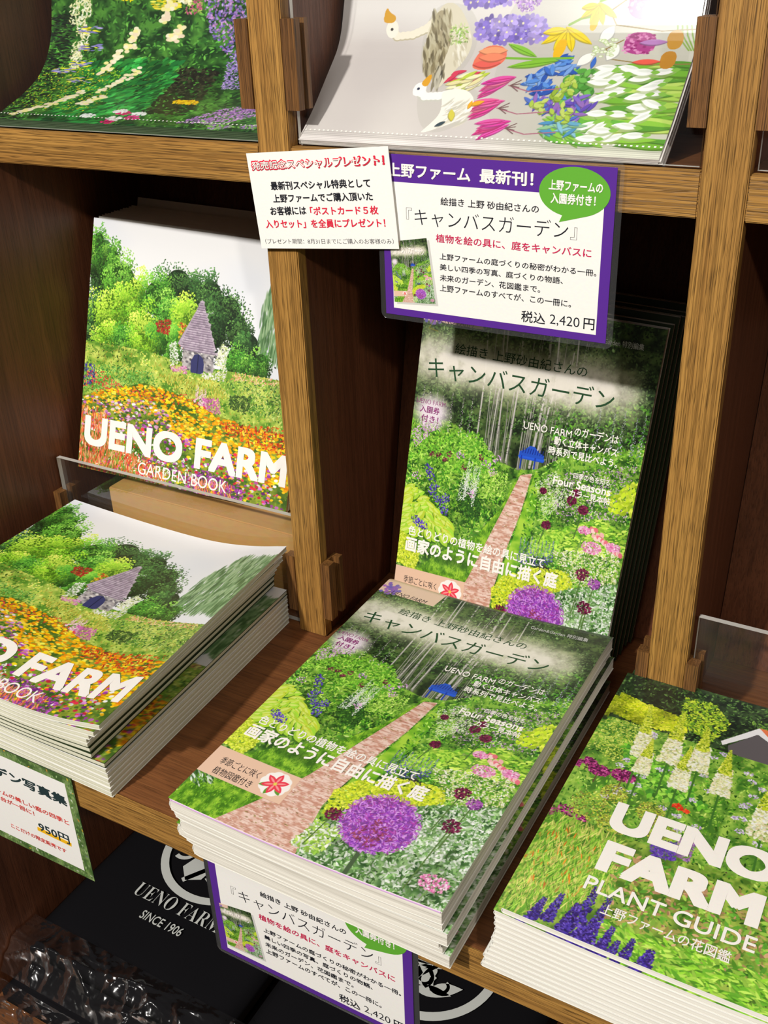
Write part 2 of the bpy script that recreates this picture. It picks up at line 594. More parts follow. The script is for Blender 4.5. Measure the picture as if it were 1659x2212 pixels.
def pic_path():
    """birch-lined brick path between flower borders, blue bench at its end"""
    P = Pic(470, 700, (40, 52, 32))
    n1, n2 = P.noise(10, 4), P.noise(26, 3)
    T = 1.05
    V = P.y * T
    # wood behind
    P.two(V > .5, (24, 36, 20), (82, 100, 58), n2)
    P.scatter(V > .62, 2600, DKG, (2, 5), 1, asp=.5, shade=n1)
    for k in range(44):
        u = .30 + .42 * RNG.random()
        wd = .5 + .9 * RNG.random()
        v1 = .70 + .36 * RNG.random()
        c = 104 + 66 * RNG.random()
        P.line([(u, .56 / T), (u + .012 * RNG.normal(), v1 / T)], wd, (c, c * .97, c * .95), .6)
    for u0, u1, wd in ((.545, .565, 6), (.56, .60, 3), (.44, .45, 3.4), (.30, .30, 3), (.36, .37, 2.2), (.66, .68, 2.4), (.39, .385, 2.4)):
        P.line([(u0, .60 / T), (u1, .84 / T), (u1 - .02, 1.04 / T)], wd * .8, (176, 170, 168), .8)
        for k in range(14):
            t = RNG.random()
            x, y = P.at(u0 + (u1 - u0) * t, (.60 + .42 * t) / T)
            P.dab(x, y, wd * .5, .8, 0, (60, 56, 52), .8)
    P.scatter((V > .70) & (P.noise(7, 2) > .42), 2300, DKG + [(104, 132, 84)], (2, 5), 1, asp=.5, shade=n1)
    P.scatter((V > .60) & (P.x < .26), 900, DKG, (3, 6), 1, asp=.45, shade=n1)
    P.scatter((V > .64) & (V < .84) & (P.x > .62), 900, GREENS[:2] + DKG, (3, 6), 1, asp=.5, shade=n1)
    # pale glow round the title
    g = np.exp(-((V - .862) / .070) ** 2) * np.clip(1.15 - ((P.x - .45) / .52) ** 4, 0, 1) * (.55 + .6 * n2)
    P.mix(np.clip(g * 1.25, 0, .95), (250, 238, 222))
    # ground
    vg = interp(P.x, [(0, .70), (.2, .68), (.40, .60), (.5, .585), (.58, .60), (.7, .66), (1, .72)])
    gr = V < vg
    P.two(gr, (44, 78, 30), (128, 168, 70), n2)
    P.scatter(gr, 3800, GREENS + [(176, 206, 122)], lambda v: 2 + 5 * (1 - v) * RNG.random() + 1, 1, asp=.35, shade=n1)
    # lawn
    lawn = P.poly([(.51, .56), (.45, .44), (.36, .34), (.20, .26), (.02, .14), (0, 0), (.22, .0), (.29, .10), (.36, .21), (.41, .34), (.47, .45), (.52, .565)])
    P.two(lawn, (70, 112, 32), (140, 182, 62), P.noise(40, 2))
    P.scatter(lawn, 1500, [(98, 146, 40), (132, 178, 56), (76, 118, 34)], (2, 4), 1, (1.2, 1.9), .2)
    lawn2 = P.poly([(.575, .565), (.52, .35), (.475, .20), (.55, .24), (.60, .40), (.60, .55)])
    P.two(lawn2, (96, 148, 40), (156, 196, 74), n2)
    # shade under the left border
    P.mix(np.clip(.75 - np.hypot((P.x - .27) / .17, (V - .255) / .035), 0, 1), (34, 62, 22), .8)
    # brick path
    path = P.poly([(.513, .545), (.46, .435), (.405, .325), (.347, .205), (.274, .10), (.18, -.01), (.50, -.01), (.462, .14), (.472, .207), (.505, .336), (.538, .435), (.562, .556)])
    P.two(path, (186, 138, 122), (228, 190, 176), P.noise(60, 2, (1, 2)))
    rows = np.sin(2 * np.pi * 26 / (V + .32) * .9)
    P.mix(path & (rows > .93), (150, 104, 92), .5)
    P.scatter(path, 300, [(160, 116, 104), (240, 208, 196), (126, 120, 74)], (1, 3), 0, (-.3, .3), .35)
    # left border
    left = P.poly([(0, .64), (.18, .655), (.36, .60), (.46, .54), (.44, .44), (.34, .345), (.22, .29), (0, .30)])
    P.scatter(left, 1500, GREENS + [(160, 202, 84), (112, 164, 60)], (3, 7), 1, asp=.35, shade=n1)
    P.scatter(P.poly([(.0, .60), (.30, .64), (.42, .56), (.30, .50), (0, .53)]), 600, [(120, 176, 62), (150, 202, 86), (86, 140, 48)], (3, 6), 1, asp=.4)
    P.scatter(P.poly([(.24, .40), (.36, .38), (.36, .46), (.26, .48)]), 260, [(40, 74, 30), (58, 96, 40)], (3, 6), 1)
    P.scatter(P.poly([(.34, .45), (.46, .46), (.46, .54), (.36, .54)]), 300, [(150, 198, 84), (178, 214, 110), (104, 154, 52)], (2, 4), 1)
    hos = sorted(((.01 + .23 * RNG.random(), .30 + .145 * RNG.random()) for _ in range(150)), key=lambda q: -q[1])
    P.scatter(P.poly([(0, .44), (.1, .44), (.22, .38), (.27, .31), (.2, .29), (0, .30)]), 140, [(40, 74, 28), (62, 98, 38)], (4, 8), 1)
    for u, v in hos:
        if v < .455 - .45 * u:
            an = (.5 + .5 * RNG.random()) if u > .11 else (2.2 + .6 * RNG.random())
            P.blob(u, v - .004, .036, .013, (66, 104, 34), .9, 1, an)
            P.blob(u, v, .034, .0115, (146 + 40 * RNG.random(), 188 + 26 * RNG.random(), 66), 1, 1, an)
            P.blob(u - .003, v + .003, .026, .0045, (206, 228, 120), .8, 1, an)
    for u, v in ((.10, .505), (.115, .485), (.14, .46), (.13, .44), (.19, .405), (.16, .42), (.20, .43), (.09, .335), (.07, .345), (.11, .33), (.20, .39)):
        P.umbel(u, v, .02, .014, [(84, 62, 168), (108, 84, 196), (60, 42, 130)], 16, 2.4)
    for k in range(13):
        u, v = .24 + .09 * RNG.random(), .42 + .06 * RNG.random()
        P.spike(u, v, v + .085, .009, [(226, 226, 226), (200, 206, 200), (240, 240, 236)], 26, lean=.01)
    P.scatter(P.poly([(.0, .60), (.10, .68), (.14, .64), (.03, .56)]), 140, [(206, 150, 214), (226, 186, 228), (180, 120, 190)], (2, 3), 0)
    for u in (.04, .07, .10, .13, .17, .22, .26):
        P.spike(u, .62, .72 + .02 * RNG.random(), .008, [(216, 196, 214), (196, 170, 200)], 18)
    for u, v in ((.14, .55), (.17, .54), (.19, .56), (.11, .55), (.26, .53), (.33, .57)):
        P.umbel(u, v, .013, .008, [(96, 28, 60), (120, 40, 78)], 12, 2)
    for u, v in ((.24, .565), (.36, .555), (.39, .535), (.40, .575), (.05, .475), (.31, .46)):
        P.umbel(u, v, .02, .012, [(218, 152, 206), (160, 110, 190), (236, 190, 224)], 14, 2)
    # lime mound at lower left
    P.scatter(P.poly([(0, .20), (.0, .30), (.05, .285), (.11, .235), (.09, .185)]), 420, [(188, 208, 60), (212, 226, 92), (150, 176, 40)], (2, 3.4), 0, asp=.8)
    P.scatter(P.poly([(0, .07), (0, .13), (.09, .09), (.05, .06)]), 60, [(196, 210, 196), (120, 150, 110), (60, 92, 50)], (3, 9), 1, (.2, 1.0), .25)
    # bench
    B = P.poly([(.495, .592), (.493, .612), (.515, .618), (.535, .632), (.556, .632), (.577, .618), (.600, .612), (.602, .592)])
    P.mix(B, (44, 84, 176))
    for k in range(9):
        P.line([(.508 + k * .0105, .61), (.511 + k * .0105, .624)], .8, (20, 42, 120))
    P.line([(.495, .598), (.60, .598)], 3.4, (46, 92, 206))
    P.line([(.505, .565), (.505, .60)], 2.4, (28, 60, 150))
    P.line([(.565, .57), (.565, .60)], 2.4, (28, 60, 150))
    # right border
    right = P.poly([(.57, .54), (.66, .60), (1, .70), (1, .0), (.62, 0), (.56, .22), (.56, .40)])
    P.scatter(right, 2300, GREENS + [(150, 196, 96), (60, 104, 46)], (2, 6), 1, asp=.35, shade=n1)
    P.scatter(P.poly([(.62, .56), (.98, .64), (.98, .48), (.70, .44)]), 420, [(198, 150, 212), (176, 120, 196), (222, 190, 228), (160, 200, 110)], (1.6, 3), 0)
    P.scatter(P.poly([(.58, .53), (.66, .58), (.74, .50), (.64, .44)]), 330, [(232, 236, 226), (196, 220, 150), (216, 226, 190)], (1.2, 2.4), 0)
    for u in (.80, .86, .90, .95, .98):
        P.spike(u, .66, .76 + .02 * RNG.random(), .010, [(206, 200, 214), (176, 170, 200), (150, 150, 178)], 24)
    P.scatter(P.poly([(.88, .55), (1, .60), (1, .50), (.9, .50)]), 60, [(176, 210, 50), (200, 224, 80)], (5, 10), 1, asp=.5)
    P.scatter(P.poly([(.66, .40), (.86, .47), (1, .45), (1, .37), (.70, .36)]), 300, [(150, 196, 72), (178, 214, 92), (96, 146, 48)], (4, 10), 1, (2.4, 3.6), .4)
    P.scatter(P.poly([(.60, .36), (.74, .42), (.72, .34), (.6, .32)]), 130, [(160, 206, 80), (120, 174, 60)], (5, 10), 1, asp=.4)
    P.scatter(P.poly([(.70, .35), (.98, .40), (1, .25), (.78, .27)]), 460, [(250, 246, 222), (236, 224, 170), (196, 214, 140), (244, 226, 214)], (1.6, 3.4), 0, asp=.45)
    for k in range(26):
        t = k / 25
        P.blob(.845 + .14 * t, .435 - .055 * t + .006 * RNG.normal(), .013, .006, [(244, 170, 170), (226, 110, 124), (250, 206, 196)][k % 3], .95, 1, 1.1 + .3 * RNG.normal())
    for u in np.linspace(.56, .70, 10):
        P.spike(u, .285 + .03 * RNG.random(), .36 + .02 * RNG.random(), .009, [(98, 82, 186), (126, 108, 210), (72, 56, 150)], 26)
    P.scatter(P.poly([(.60, .27), (.66, .30), (.76, .29), (.72, .25)]), 120, [(38, 60, 28), (70, 60, 60)], (3, 6), 1)
    # lime band behind the big flower
    P.scatter(P.poly([(.46, .19), (.50, .235), (.62, .285), (.78, .30), (.82, .25), (.74, .21), (.56, .17), (.48, .12)]), 1100, [(196, 210, 54), (216, 226, 88), (160, 182, 40), (180, 200, 60)], (2, 3.6), 0, asp=.8)
    # silver-leaved bed in front
    bed = P.poly([(.50, .0), (.48, .08), (.56, .16), (.8, .25), (1, .30), (1, 0)])
    P.two(bed, (50, 84, 44), (130, 160, 110), n2)
    P.scatter(bed, 1500, [(150, 184, 130), (196, 214, 188), (110, 150, 88), (76, 116, 58), (220, 230, 214)], (3, 8), 1, asp=.36, shade=n1)
    for u in (.86, .90, .95, .99, .80):
        P.spike(u, .10, .26, .02, [(214, 224, 210), (176, 196, 170), (140, 168, 130)], 46)
    P.scatter(P.poly([(.46, .02), (.48, .10), (.58, .10), (.56, .02)]), 150, [(120, 160, 64), (156, 190, 90), (210, 220, 200)], (4, 9), 1, asp=.4)
    for u, v, vb, r in ((.845, .302, .18, .028), (.90, .283, .14, .026), (.877, .205, .02, .032), (.515, .13, .03, .028), (.745, .505, .44, .020), (.80, .487, .40, .020), (.655, .42, .36, .020), (.76, .53, .5, .014), (.62, .515, .49, .013)):
        P.line([(u, v), (u - .02, vb)], 1.6, (86, 110, 60))
        dk = [(104, 26, 66), (126, 40, 86), (76, 18, 48)] if abs(u - .90) > .005 else [(150, 84, 160), (178, 116, 186), (110, 56, 120)]
        P.umbel(u, v, r, r * .62, dk, 70, 2.6)
    for u, v, r in ((.93, .055, .05), (.86, .385, .042), (.82, .43, .026), (.95, .40, .03)):
        P.line([(u, v), (u - .015, v - .06)], 1.4, (110, 140, 80))
        P.umbel(u, v, r, r * .42, [(236, 150, 190), (246, 186, 212), (214, 110, 160)], 110, 2.6)
    # the big purple flower head
    P.line([(.665, .14), (.672, .0)], 7, (74, 92, 66))
    P.blob(.668, .148, .118, .076, (120, 62, 140), .9)
    for k in range(1500):
        a, q = RNG.random() * 6.283, math.sqrt(RNG.random())
        du, dv = math.cos(a) * q, math.sin(a) * q
        c = np.array([(152, 84, 186), (184, 120, 214), (122, 60, 158), (206, 150, 226), (160, 70, 150)][RNG.integers(5)], float)
        x, y = P.at(.668 + du * .132, .150 + dv * .085)
        P.dab(x, y, 5.4, 1.2, RNG.random() * 3.14, c * (.85 + .3 * RNG.random()), .9, 1)
    P.scatter(P.poly([(.60, .10), (.66, .16), (.74, .12), (.68, .08)]), 60, [(120, 56, 90), (146, 78, 100)], (2, 6), 1)
    # pale ticket patch at the left, label bottom left, tab top left
    P.mix(np.clip(1.4 - 1.4 * np.hypot((P.x - .085) / .105, (V - .705) / .062), 0, .9), (244, 224, 240))
    lab = P.poly([(-.1, .188), (.335, .188), (.335, .100), (-.1, .100)])
    P.mix(lab, (222, 178, 154))
    lily(P, .272, .146, .05)
    tab = P.poly([(-.1, .92), (.262, .92), (.30, 1.1), (-.1, 1.1)])
    P.mix(tab, (226, 184, 164))
    for k in range(40):
        P.blob(.05 + .016 * RNG.normal(), .945 + .016 * RNG.normal(), .008, .006, (112 + 40 * RNG.random(), 104, 170), .9, 0)
    P.line([(.05, .93), (.03, .90), (.07, .895)], 1.4, (120, 120, 70))
    return P


def lily(P, u, v, r):
    k = P.w / P.h
    for a in range(10):
        t = a / 10 * 6.283
        P.blob(u + math.cos(t) * r * .5, v + math.sin(t) * r * .5 * k, r * .62, r * .34, (250, 242, 236), 1, 0, -t)
    for a in (3.6, 4.5, 5.5):
        P.blob(u + math.cos(a) * r * .7, v + math.sin(a) * r * .7 * k, r * .42, r * .12, (96, 140, 60), 1, 1, -a)
    for a in range(6):
        t = a / 6 * 6.283 + .45
        P.blob(u + math.cos(t) * r * .46, v + math.sin(t) * r * .46 * k, r * .5, r * .15, (224, 66, 84), 1, 1, -t)
        P.blob(u + math.cos(t) * r * .4, v + math.sin(t) * r * .4 * k, r * .36, r * .05, (246, 140, 140), 1, 1, -t)
    P.blob(u, v, r * .13, r * .09, (222, 196, 90))


def pic_tower():
    """stone tower with shingled cone roof above a meadow of orange and red flowers"""
    P = Pic(500, 520, (236, 238, 246))
    n1, n2 = P.noise(9, 4), P.noise(24, 3)
    P.two(P.y > .5, (228, 232, 242), (244, 244, 246), P.noise(3, 3))
    # dark trees to the right of the middle, then the bright ones
    dk = [(52, 84, 46), (74, 108, 60), (38, 62, 36), (92, 126, 70)]
    for u, v, ru, rv in ((.42, .79, .09, .09), (.50, .76, .08, .09), (.57, .77, .075, .085), (.65, .72, .09, .09), (.70, .66, .07, .09), (.76, .60, .07, .08), (.60, .64, .08, .10)):
        P.tree(u, v, ru, rv, dk, 420, 3.2)
    br = [(130, 184, 54), (164, 208, 74), (100, 156, 46), (190, 220, 92)]
    md = [(78, 132, 52), (104, 160, 62), (58, 104, 42), (130, 180, 80)]
    for u, v, ru, rv, c in ((.05, .80, .075, .15, dk), (.09, .82, .08, .12, md), (.16, .76, .09, .12, md), (.03, .60, .06, .12, dk), (.22, .70, .09, .13, br), (.12, .64, .11, .12, br), (.33, .73, .09, .10, md), (.27, .60, .08, .11, br), (.40, .66, .07, .10, md), (.35, .57, .07, .09, md), (.46, .66, .06, .09, br), (.42, .55, .05, .08, md)):
        P.tree(u, v, ru, rv, c, 620, 3.4)
    for k in range(9):
        P.blob(.05 + .03 * RNG.normal(), .90 + .025 * RNG.normal(), .012, .022, (70, 110, 56), .9, 1, 1.5)
    for u, v, ru, rv, c in ((.02, .52, .07, .09, dk), (.10, .53, .08, .08, br), (.19, .54, .08, .08, md), (.27, .54, .07, .07, br), (.03, .88, .05, .10, md)):
        P.tree(u, v, ru, rv, c, 420, 3.2)
    P.scatter(P.poly([(.33, .64), (.40, .66), (.40, .60), (.34, .60)]), 90, [(170, 60, 50), (140, 50, 44)], (2, 4), 0)
    P.scatter(P.poly([(.43, .66), (.49, .64), (.49, .55), (.45, .56)]), 90, [(226, 206, 60), (190, 70, 50), (200, 180, 70)], (2, 4), 0)
    # willow
    for k in range(900):
        u = .80 + .20 * RNG.random() ** .8
        v = .92 - .36 * RNG.random()
        if v > .60 + (u - .78) * 2.2 + .12:
            continue
        P.blob(u, v, .004, .024, [(120, 150, 110), (96, 128, 88), (150, 176, 136), (74, 104, 66)][RNG.integers(4)], .8, 0, .05)
    for u, v in ((.70, .54), (.76, .53), (.82, .54)):
        P.tree(u, v, .05, .07, md, 240, 3)
    # slope of shrubs
    vs = interp(P.x, [(0, .52), (.3, .52), (.48, .50), (.66, .50), (.8, .50), (1, .50)])
    g = P.y < vs
    P.two(g, (90, 128, 50), (190, 206, 104), n2)
    P.scatter(g & (P.y > .30), 1500, [(150, 186, 80), (112, 156, 62), (196, 212, 112), (86, 130, 52), (204, 196, 90)], (2, 5), 1, asp=.4, shade=n1)
    P.scatter(P.poly([(0, .40), (.1, .44), (.34, .44), (.36, .34), (0, .33)]), 500, [(96, 150, 72), (124, 176, 92), (70, 118, 60)], (2, 5), 1, asp=.3)
    P.scatter(P.poly([(.36, .44), (.6, .46), (.72, .40), (.5, .36)]), 360, [(170, 160, 70), (206, 196, 100), (140, 140, 56)], (2, 5), 1, (1.1, 2.0), .25)
    P.scatter(P.poly([(.62, .46), (1, .50), (1, .34), (.72, .36)]), 500, [(110, 150, 70), (150, 180, 90), (70, 104, 56), (176, 190, 110)], (2, 5), 1)
    P.scatter(P.poly([(.70, .50), (.98, .50), (.98, .47), (.7, .47)]), 90, [(232, 150, 120), (222, 190, 120), (240, 200, 160)], (2, 4), 0)
    P.scatter(P.poly([(0, .43), (.05, .44), (.06, .36), (0, .34)]), 50, [(70, 60, 150), (54, 44, 120)], (2, 5), 1, (1.3, 1.8))
    P.scatter(P.poly([(.7, .41), (.8, .42), (.78, .35), (.7, .36)]), 120, [(60, 84, 44), (84, 104, 56)], (3, 5), 1)
    x0 = P.x
    P.x = P.x + .026
    # tower
    wall = P.poly([(.492, .585), (.496, .475), (.64, .485), (.632, .60)])
    P.two(wall, (120, 118, 122), (178, 172, 172), P.noise(46, 2))
    P.scatter(wall, 70, [(96, 92, 98), (190, 184, 180), (146, 140, 140)], (3, 5), 0, (0, .4), .7)
    P.mix(P.poly([(.536, .47), (.534, .515), (.548, .54), (.568, .545), (.588, .53), (.594, .51), (.594, .47)]), (64, 66, 104))
    P.line([(.540, .47), (.540, .542)], 1, (40, 42, 70))
    roof = P.poly([(.563, .752), (.466, .572), (.50, .556), (.56, .55), (.61, .554), (.642, .572)])
    P.mix(roof, (166, 150, 166))
    for r in range(22):
        vv = .556 + r * .0088
        half = (.752 - vv) / (.752 - .56) * .088
        for q in range(max(3, int(half * 150))):
            uu = .5585 + .004 + (RNG.random() * 2 - 1) * half
            c = 140 + 56 * RNG.random()
            P.blob(uu - .026, vv, .0075, .006, (c, c * .92, c * 1.0), .9)
        P.line([(.536 - half, vv - .003), (.536 + half * .9, vv - .003)], .7, (104, 92, 108), .55)
    P.scatter(P.poly([(.64, .52), (.67, .60), (.70, .58), (.69, .50)]), 110, [(226, 232, 190), (196, 212, 140), (240, 240, 220)], (2, 4), 0)
    P.scatter(P.poly([(.43, .56), (.46, .58), (.48, .50), (.44, .48)]), 100, [(226, 228, 214), (110, 140, 84), (244, 244, 236)], (2, 4), 0)
    P.scatter(P.poly([(.44, .48), (.52, .49), (.52, .46), (.45, .46)]), 50, [(200, 110, 160), (222, 150, 190)], (2, 3), 0)
    P.scatter(P.poly([(.58, .47), (.70, .50), (.70, .46), (.6, .455)]), 80, [(240, 236, 230), (220, 214, 200), (150, 170, 90)], (2, 4), 0)
    for u in (.55, .57, .585):
        P.spike(u, .335, .41 + .03 * RNG.random(), .016, [(226, 168, 186), (236, 196, 206)], 40)
    P.scatter(P.poly([(.60, .38), (.68, .39), (.69, .33), (.62, .32)]), 160, [(196, 106, 160), (160, 90, 140)], (2, 3), 0)
    P.x = x0
    # meadow
    vm = interp(P.x, [(0, .30), (.12, .34), (.3, .395), (.5, .37), (.62, .33), (.8, .30), (1, .30)])
    mead = P.y < vm
    P.two(mead, (70, 96, 40), (140, 150, 62), n2)
    P.scatter(mead, 1000, [(96, 126, 50), (126, 150, 60), (70, 100, 44)], (2, 5), 1)
    P.scatter(P.poly([(.0, .40), (.1, .41), (.2, .36), (.5, .38), (.62, .34), (.3, .33), (0, .33)]), 160, [(222, 60, 60), (240, 96, 90), (200, 40, 60)], (2, 4), 0)
    org = [(246, 176, 24), (252, 196, 40), (236, 150, 20), (250, 210, 80), (230, 130, 24)]
    P.scatter(mead & (P.y > interp(P.x, [(0, .27), (.3, .31), (.4, .25), (.55, .17), (.75, .12), (1, .08)])), 760, org, lambda v: 3.0 + 8.5 * (.42 - v) + RNG.random() * 2.2, 0, (-.3, .3), .55)
    P.scatter(P.poly([(0, .30), (.36, .33), (.52, .22), (.3, .16), (0, .16)]), 330, [(176, 120, 176), (206, 150, 190), (236, 230, 222), (240, 150, 90), (150, 90, 150), (250, 180, 60), (96, 120, 52), (70, 100, 44)], (3, 6.5), 0, (-.3, .3), .6)
    P.scatter(P.poly([(.66, .30), (.98, .33), (.98, .22), (.7, .25)]), 160, [(196, 66, 40), (150, 40, 40), (222, 110, 40)], (2, 5), 0)
    P.scatter(P.poly([(.3, .23), (.98, .17), (.98, .0), (.3, .0)]), 480, [(160, 80, 160), (196, 120, 190), (214, 56, 80), (250, 190, 40), (130, 60, 140), (240, 240, 230), (84, 116, 50), (64, 96, 44)], (3, 6.5), 0, (-.3, .3), .65)
    P.scatter(P.poly([(.50, .06), (.62, .10), (.80, .05), (.8, .0), (.55, .0)]), 320, [(146, 66, 150), (176, 96, 176), (112, 48, 124)], (2, 4), 0)
    P.scatter(P.poly([(.2, .15), (.5, .14), (.6, .04), (.2, .02)]), 260, [(100, 140, 60), (130, 160, 80), (222, 60, 60), (250, 240, 220)], (2, 5), 1)
    P.scatter(P.poly([(0, .26), (.12, .25), (.22, .12), (.42, .06), (.45, 0), (0, 0)]), 620, [(226, 96, 66), (240, 130, 90), (200, 70, 56), (244, 170, 130)], (5, 11), 1, (1.2, 1.95), .14)
    P.scatter(P.poly([(0, .12), (.4, .1), (.6, 0), (0, 0)]), 80, [(240, 220, 190), (200, 80, 150), (120, 150, 70)], (2, 4), 0)
    P.scatter(P.poly([(.55, .05), (.75, .07), (.75, 0), (.6, 0)]), 50, [(230, 110, 80), (240, 140, 110)], (6, 12), 1, (1.0, 1.7), .13)
    return P


def pic_spires():
    """pale foxtail-lily spires above a mixed border, dark trees and a yellow hedge behind"""
    P = Pic(440, 600, (110, 150, 60))
    n1, n2 = P.noise(9, 4), P.noise(26, 3)
    P.two(P.y > .70, (26, 38, 28), (66, 84, 54), n2)
    P.scatter(P.y > .72, 1500, DKG, (3, 6), 1, shade=n1)
    P.scatter(P.poly([(.5, .92), (.8, .99), (1, .95), (1, .80), (.7, .80)]), 500, [(86, 120, 56), (120, 156, 70), (60, 88, 44)], (3, 6), 1)
    P.scatter(P.poly([(.62, .97), (.85, .99), (.9, .93), (.66, .92)]), 120, [(176, 60, 66), (140, 44, 60), (222, 200, 216)], (3, 5), 0)
    P.scatter(P.poly([(0, .88), (.10, .86), (.28, .845), (.30, .79), (.16, .76), (0, .78)]), 900, [(196, 214, 40), (222, 230, 80), (160, 186, 40), (206, 222, 60)], (3, 5), 0, asp=.6, shade=n1)
    P.scatter(P.poly([(.24, .94), (.36, .95), (.44, .88), (.40, .78), (.26, .82)]), 420, [(150, 186, 56), (186, 210, 70), (96, 134, 46)], (3, 6), 1)
    P.mix(P.poly([(.43, .80), (.545, .90), (.64, .86), (.64, .83), (.55, .87), (.44, .785)]), (240, 238, 240))
    P.mix(P.poly([(.46, .79), (.545, .87), (.62, .84), (.62, .76), (.47, .76)]), (96, 92, 94))
    P.mix(P.poly([(.545, .90), (.60, .90), (.72, .82), (.66, .82)]), (226, 120, 84))
    g = P.y < .76
    P.two(g, (76, 116, 48), (150, 186, 86), n2)
    P.scatter(g & (P.y > .34), 2300, GREENS + [(170, 200, 100)], (2, 6), 1, asp=.35, shade=n1)
    P.scatter(P.poly([(0, .76), (.16, .76), (.24, .66), (.1, .58), (0, .62)]), 420, [(206, 216, 110), (180, 200, 90), (150, 176, 70)], (2, 4), 1)
    P.scatter(P.poly([(.1, .67), (.35, .62), (.5, .52), (.2, .5)]), 240, [(110, 176, 60), (140, 200, 80), (70, 124, 50)], (5, 10), 1, asp=.55)
    for k in range(60):
        u, v = .1 + .88 * RNG.random(), .42 + .33 * RNG.random()
        P.umbel(u, v, .017, .008, [(206, 190, 226), (176, 156, 206), (232, 224, 240)], 14, 2.2)
    for u, v, r in ((.035, .33, .09), (.16, .545, .045), (.07, .535, .04), (.60, .29, .10), (.02, .555, .03)):
        P.umbel(u, v, r, r * .5, [(116, 30, 90), (160, 60, 120), (84, 20, 66), (196, 96, 150)], 190, 3)
        P.line([(u, v - r * .3), (u, v - r * 1.2)], 2, (100, 80, 60), .7)
    for u, v, r in ((.10, .40, .075), (.16, .47, .05), (.30, .45, .05), (.35, .40, .06), (.20, .36, .05)):
        P.umbel(u, v, r, r * .7, [(176, 186, 70), (140, 150, 60), (120, 110, 70), (200, 206, 100)], 220, 2)
    for u, v in ((.375, .50), (.405, .495)):
        P.umbel(u, v, .016, .011, [(232, 60, 40), (244, 96, 60)], 16, 3)
    low = P.y < .34
    P.two(low, (80, 110, 44), (146, 170, 80), n2)
    P.scatter(low, 900, GREENS, (3, 6), 1, shade=n1)
    P.scatter(P.poly([(0, .33), (.25, .33), (.30, .16), (.1, .02), (0, 0)]), 1300, [(120, 170, 60), (166, 204, 90), (86, 130, 46), (196, 190, 110)], (8, 20), 1, (1.0, 2.3), .08)
    P.scatter(P.poly([(0, .3), (.2, .3), (.2, .1), (0, .1)]), 40, [(230, 120, 50), (200, 150, 80)], (4, 10), 1, (1.0, 2.0), .15)
    P.scatter(P.poly([(.25, .30), (.8, .30), (.8, .05), (.3, .05)]), 500, [(96, 150, 60), (140, 180, 80), (160, 150, 90), (180, 140, 110)], (4, 10), 1)
    P.scatter(P.poly([(.3, .08), (1, .1), (1, 0), (.3, 0)]), 380, [(130, 190, 60), (166, 214, 90), (96, 150, 50)], (6, 16), 1, (2.4, 4.2), .25)
    P.scatter(P.poly([(.34, .36), (.42, .38), (.44, .32), (.36, .31)]), 200, [(110, 80, 170), (84, 60, 150)], (2, 4), 0)
    P.scatter(P.poly([(.42, .40), (.48, .40), (.48, .33), (.43, .34)]), 160, [(160, 120, 170), (130, 96, 150)], (2, 4), 0)
    for u, v0, v1, r in ((.10, .0, .075, .020), (.145, .015, .105, .020), (.205, .0, .095, .026), (.235, .0, .16, .026), (.285, .0, .155, .022), (.33, -.01, .07, .02), (.27, -.02, .07, .026), (.40, -.02, .06, .02), (.46, -.03, .05, .03), (.36, -.03, .04, .02)):
        P.spike(u, v0, v1, r, [(76, 58, 150), (54, 36, 110), (104, 84, 176), (60, 40, 96)], 120, .35, .012)
    k = 1.129
    for ub, vb, ut, vt, r in ((.158, .633, .118, .865, .034), (.250, .645, .234, .875, .040), (.309, .562, .301, .740, .036), (.346, .650, .327, .842, .038), (.435, .590, .422, .775, .036), (.184, .576, .175, .725, .030), (.592, .483, .585, .72, .055)):
        P.line([(ub * k, vb), (ub * k + .01, vb - .13)], 3, (70, 110, 50))
        m = vb + (vt - vb) * .45
        P.spike(ub * k, vb, m + .02, r, [(244, 246, 206), (236, 240, 170), (250, 250, 226), (240, 220, 170), (176, 186, 120)], 230, .62, (ut - ub) * k * .45)
        P.spike(ub * k + (ut - ub) * k * .45, m, vt, r * .64, [(200, 214, 70), (222, 230, 110), (170, 190, 50), (110, 136, 40)], 230, .14, (ut - ub) * k * .55)
    return P


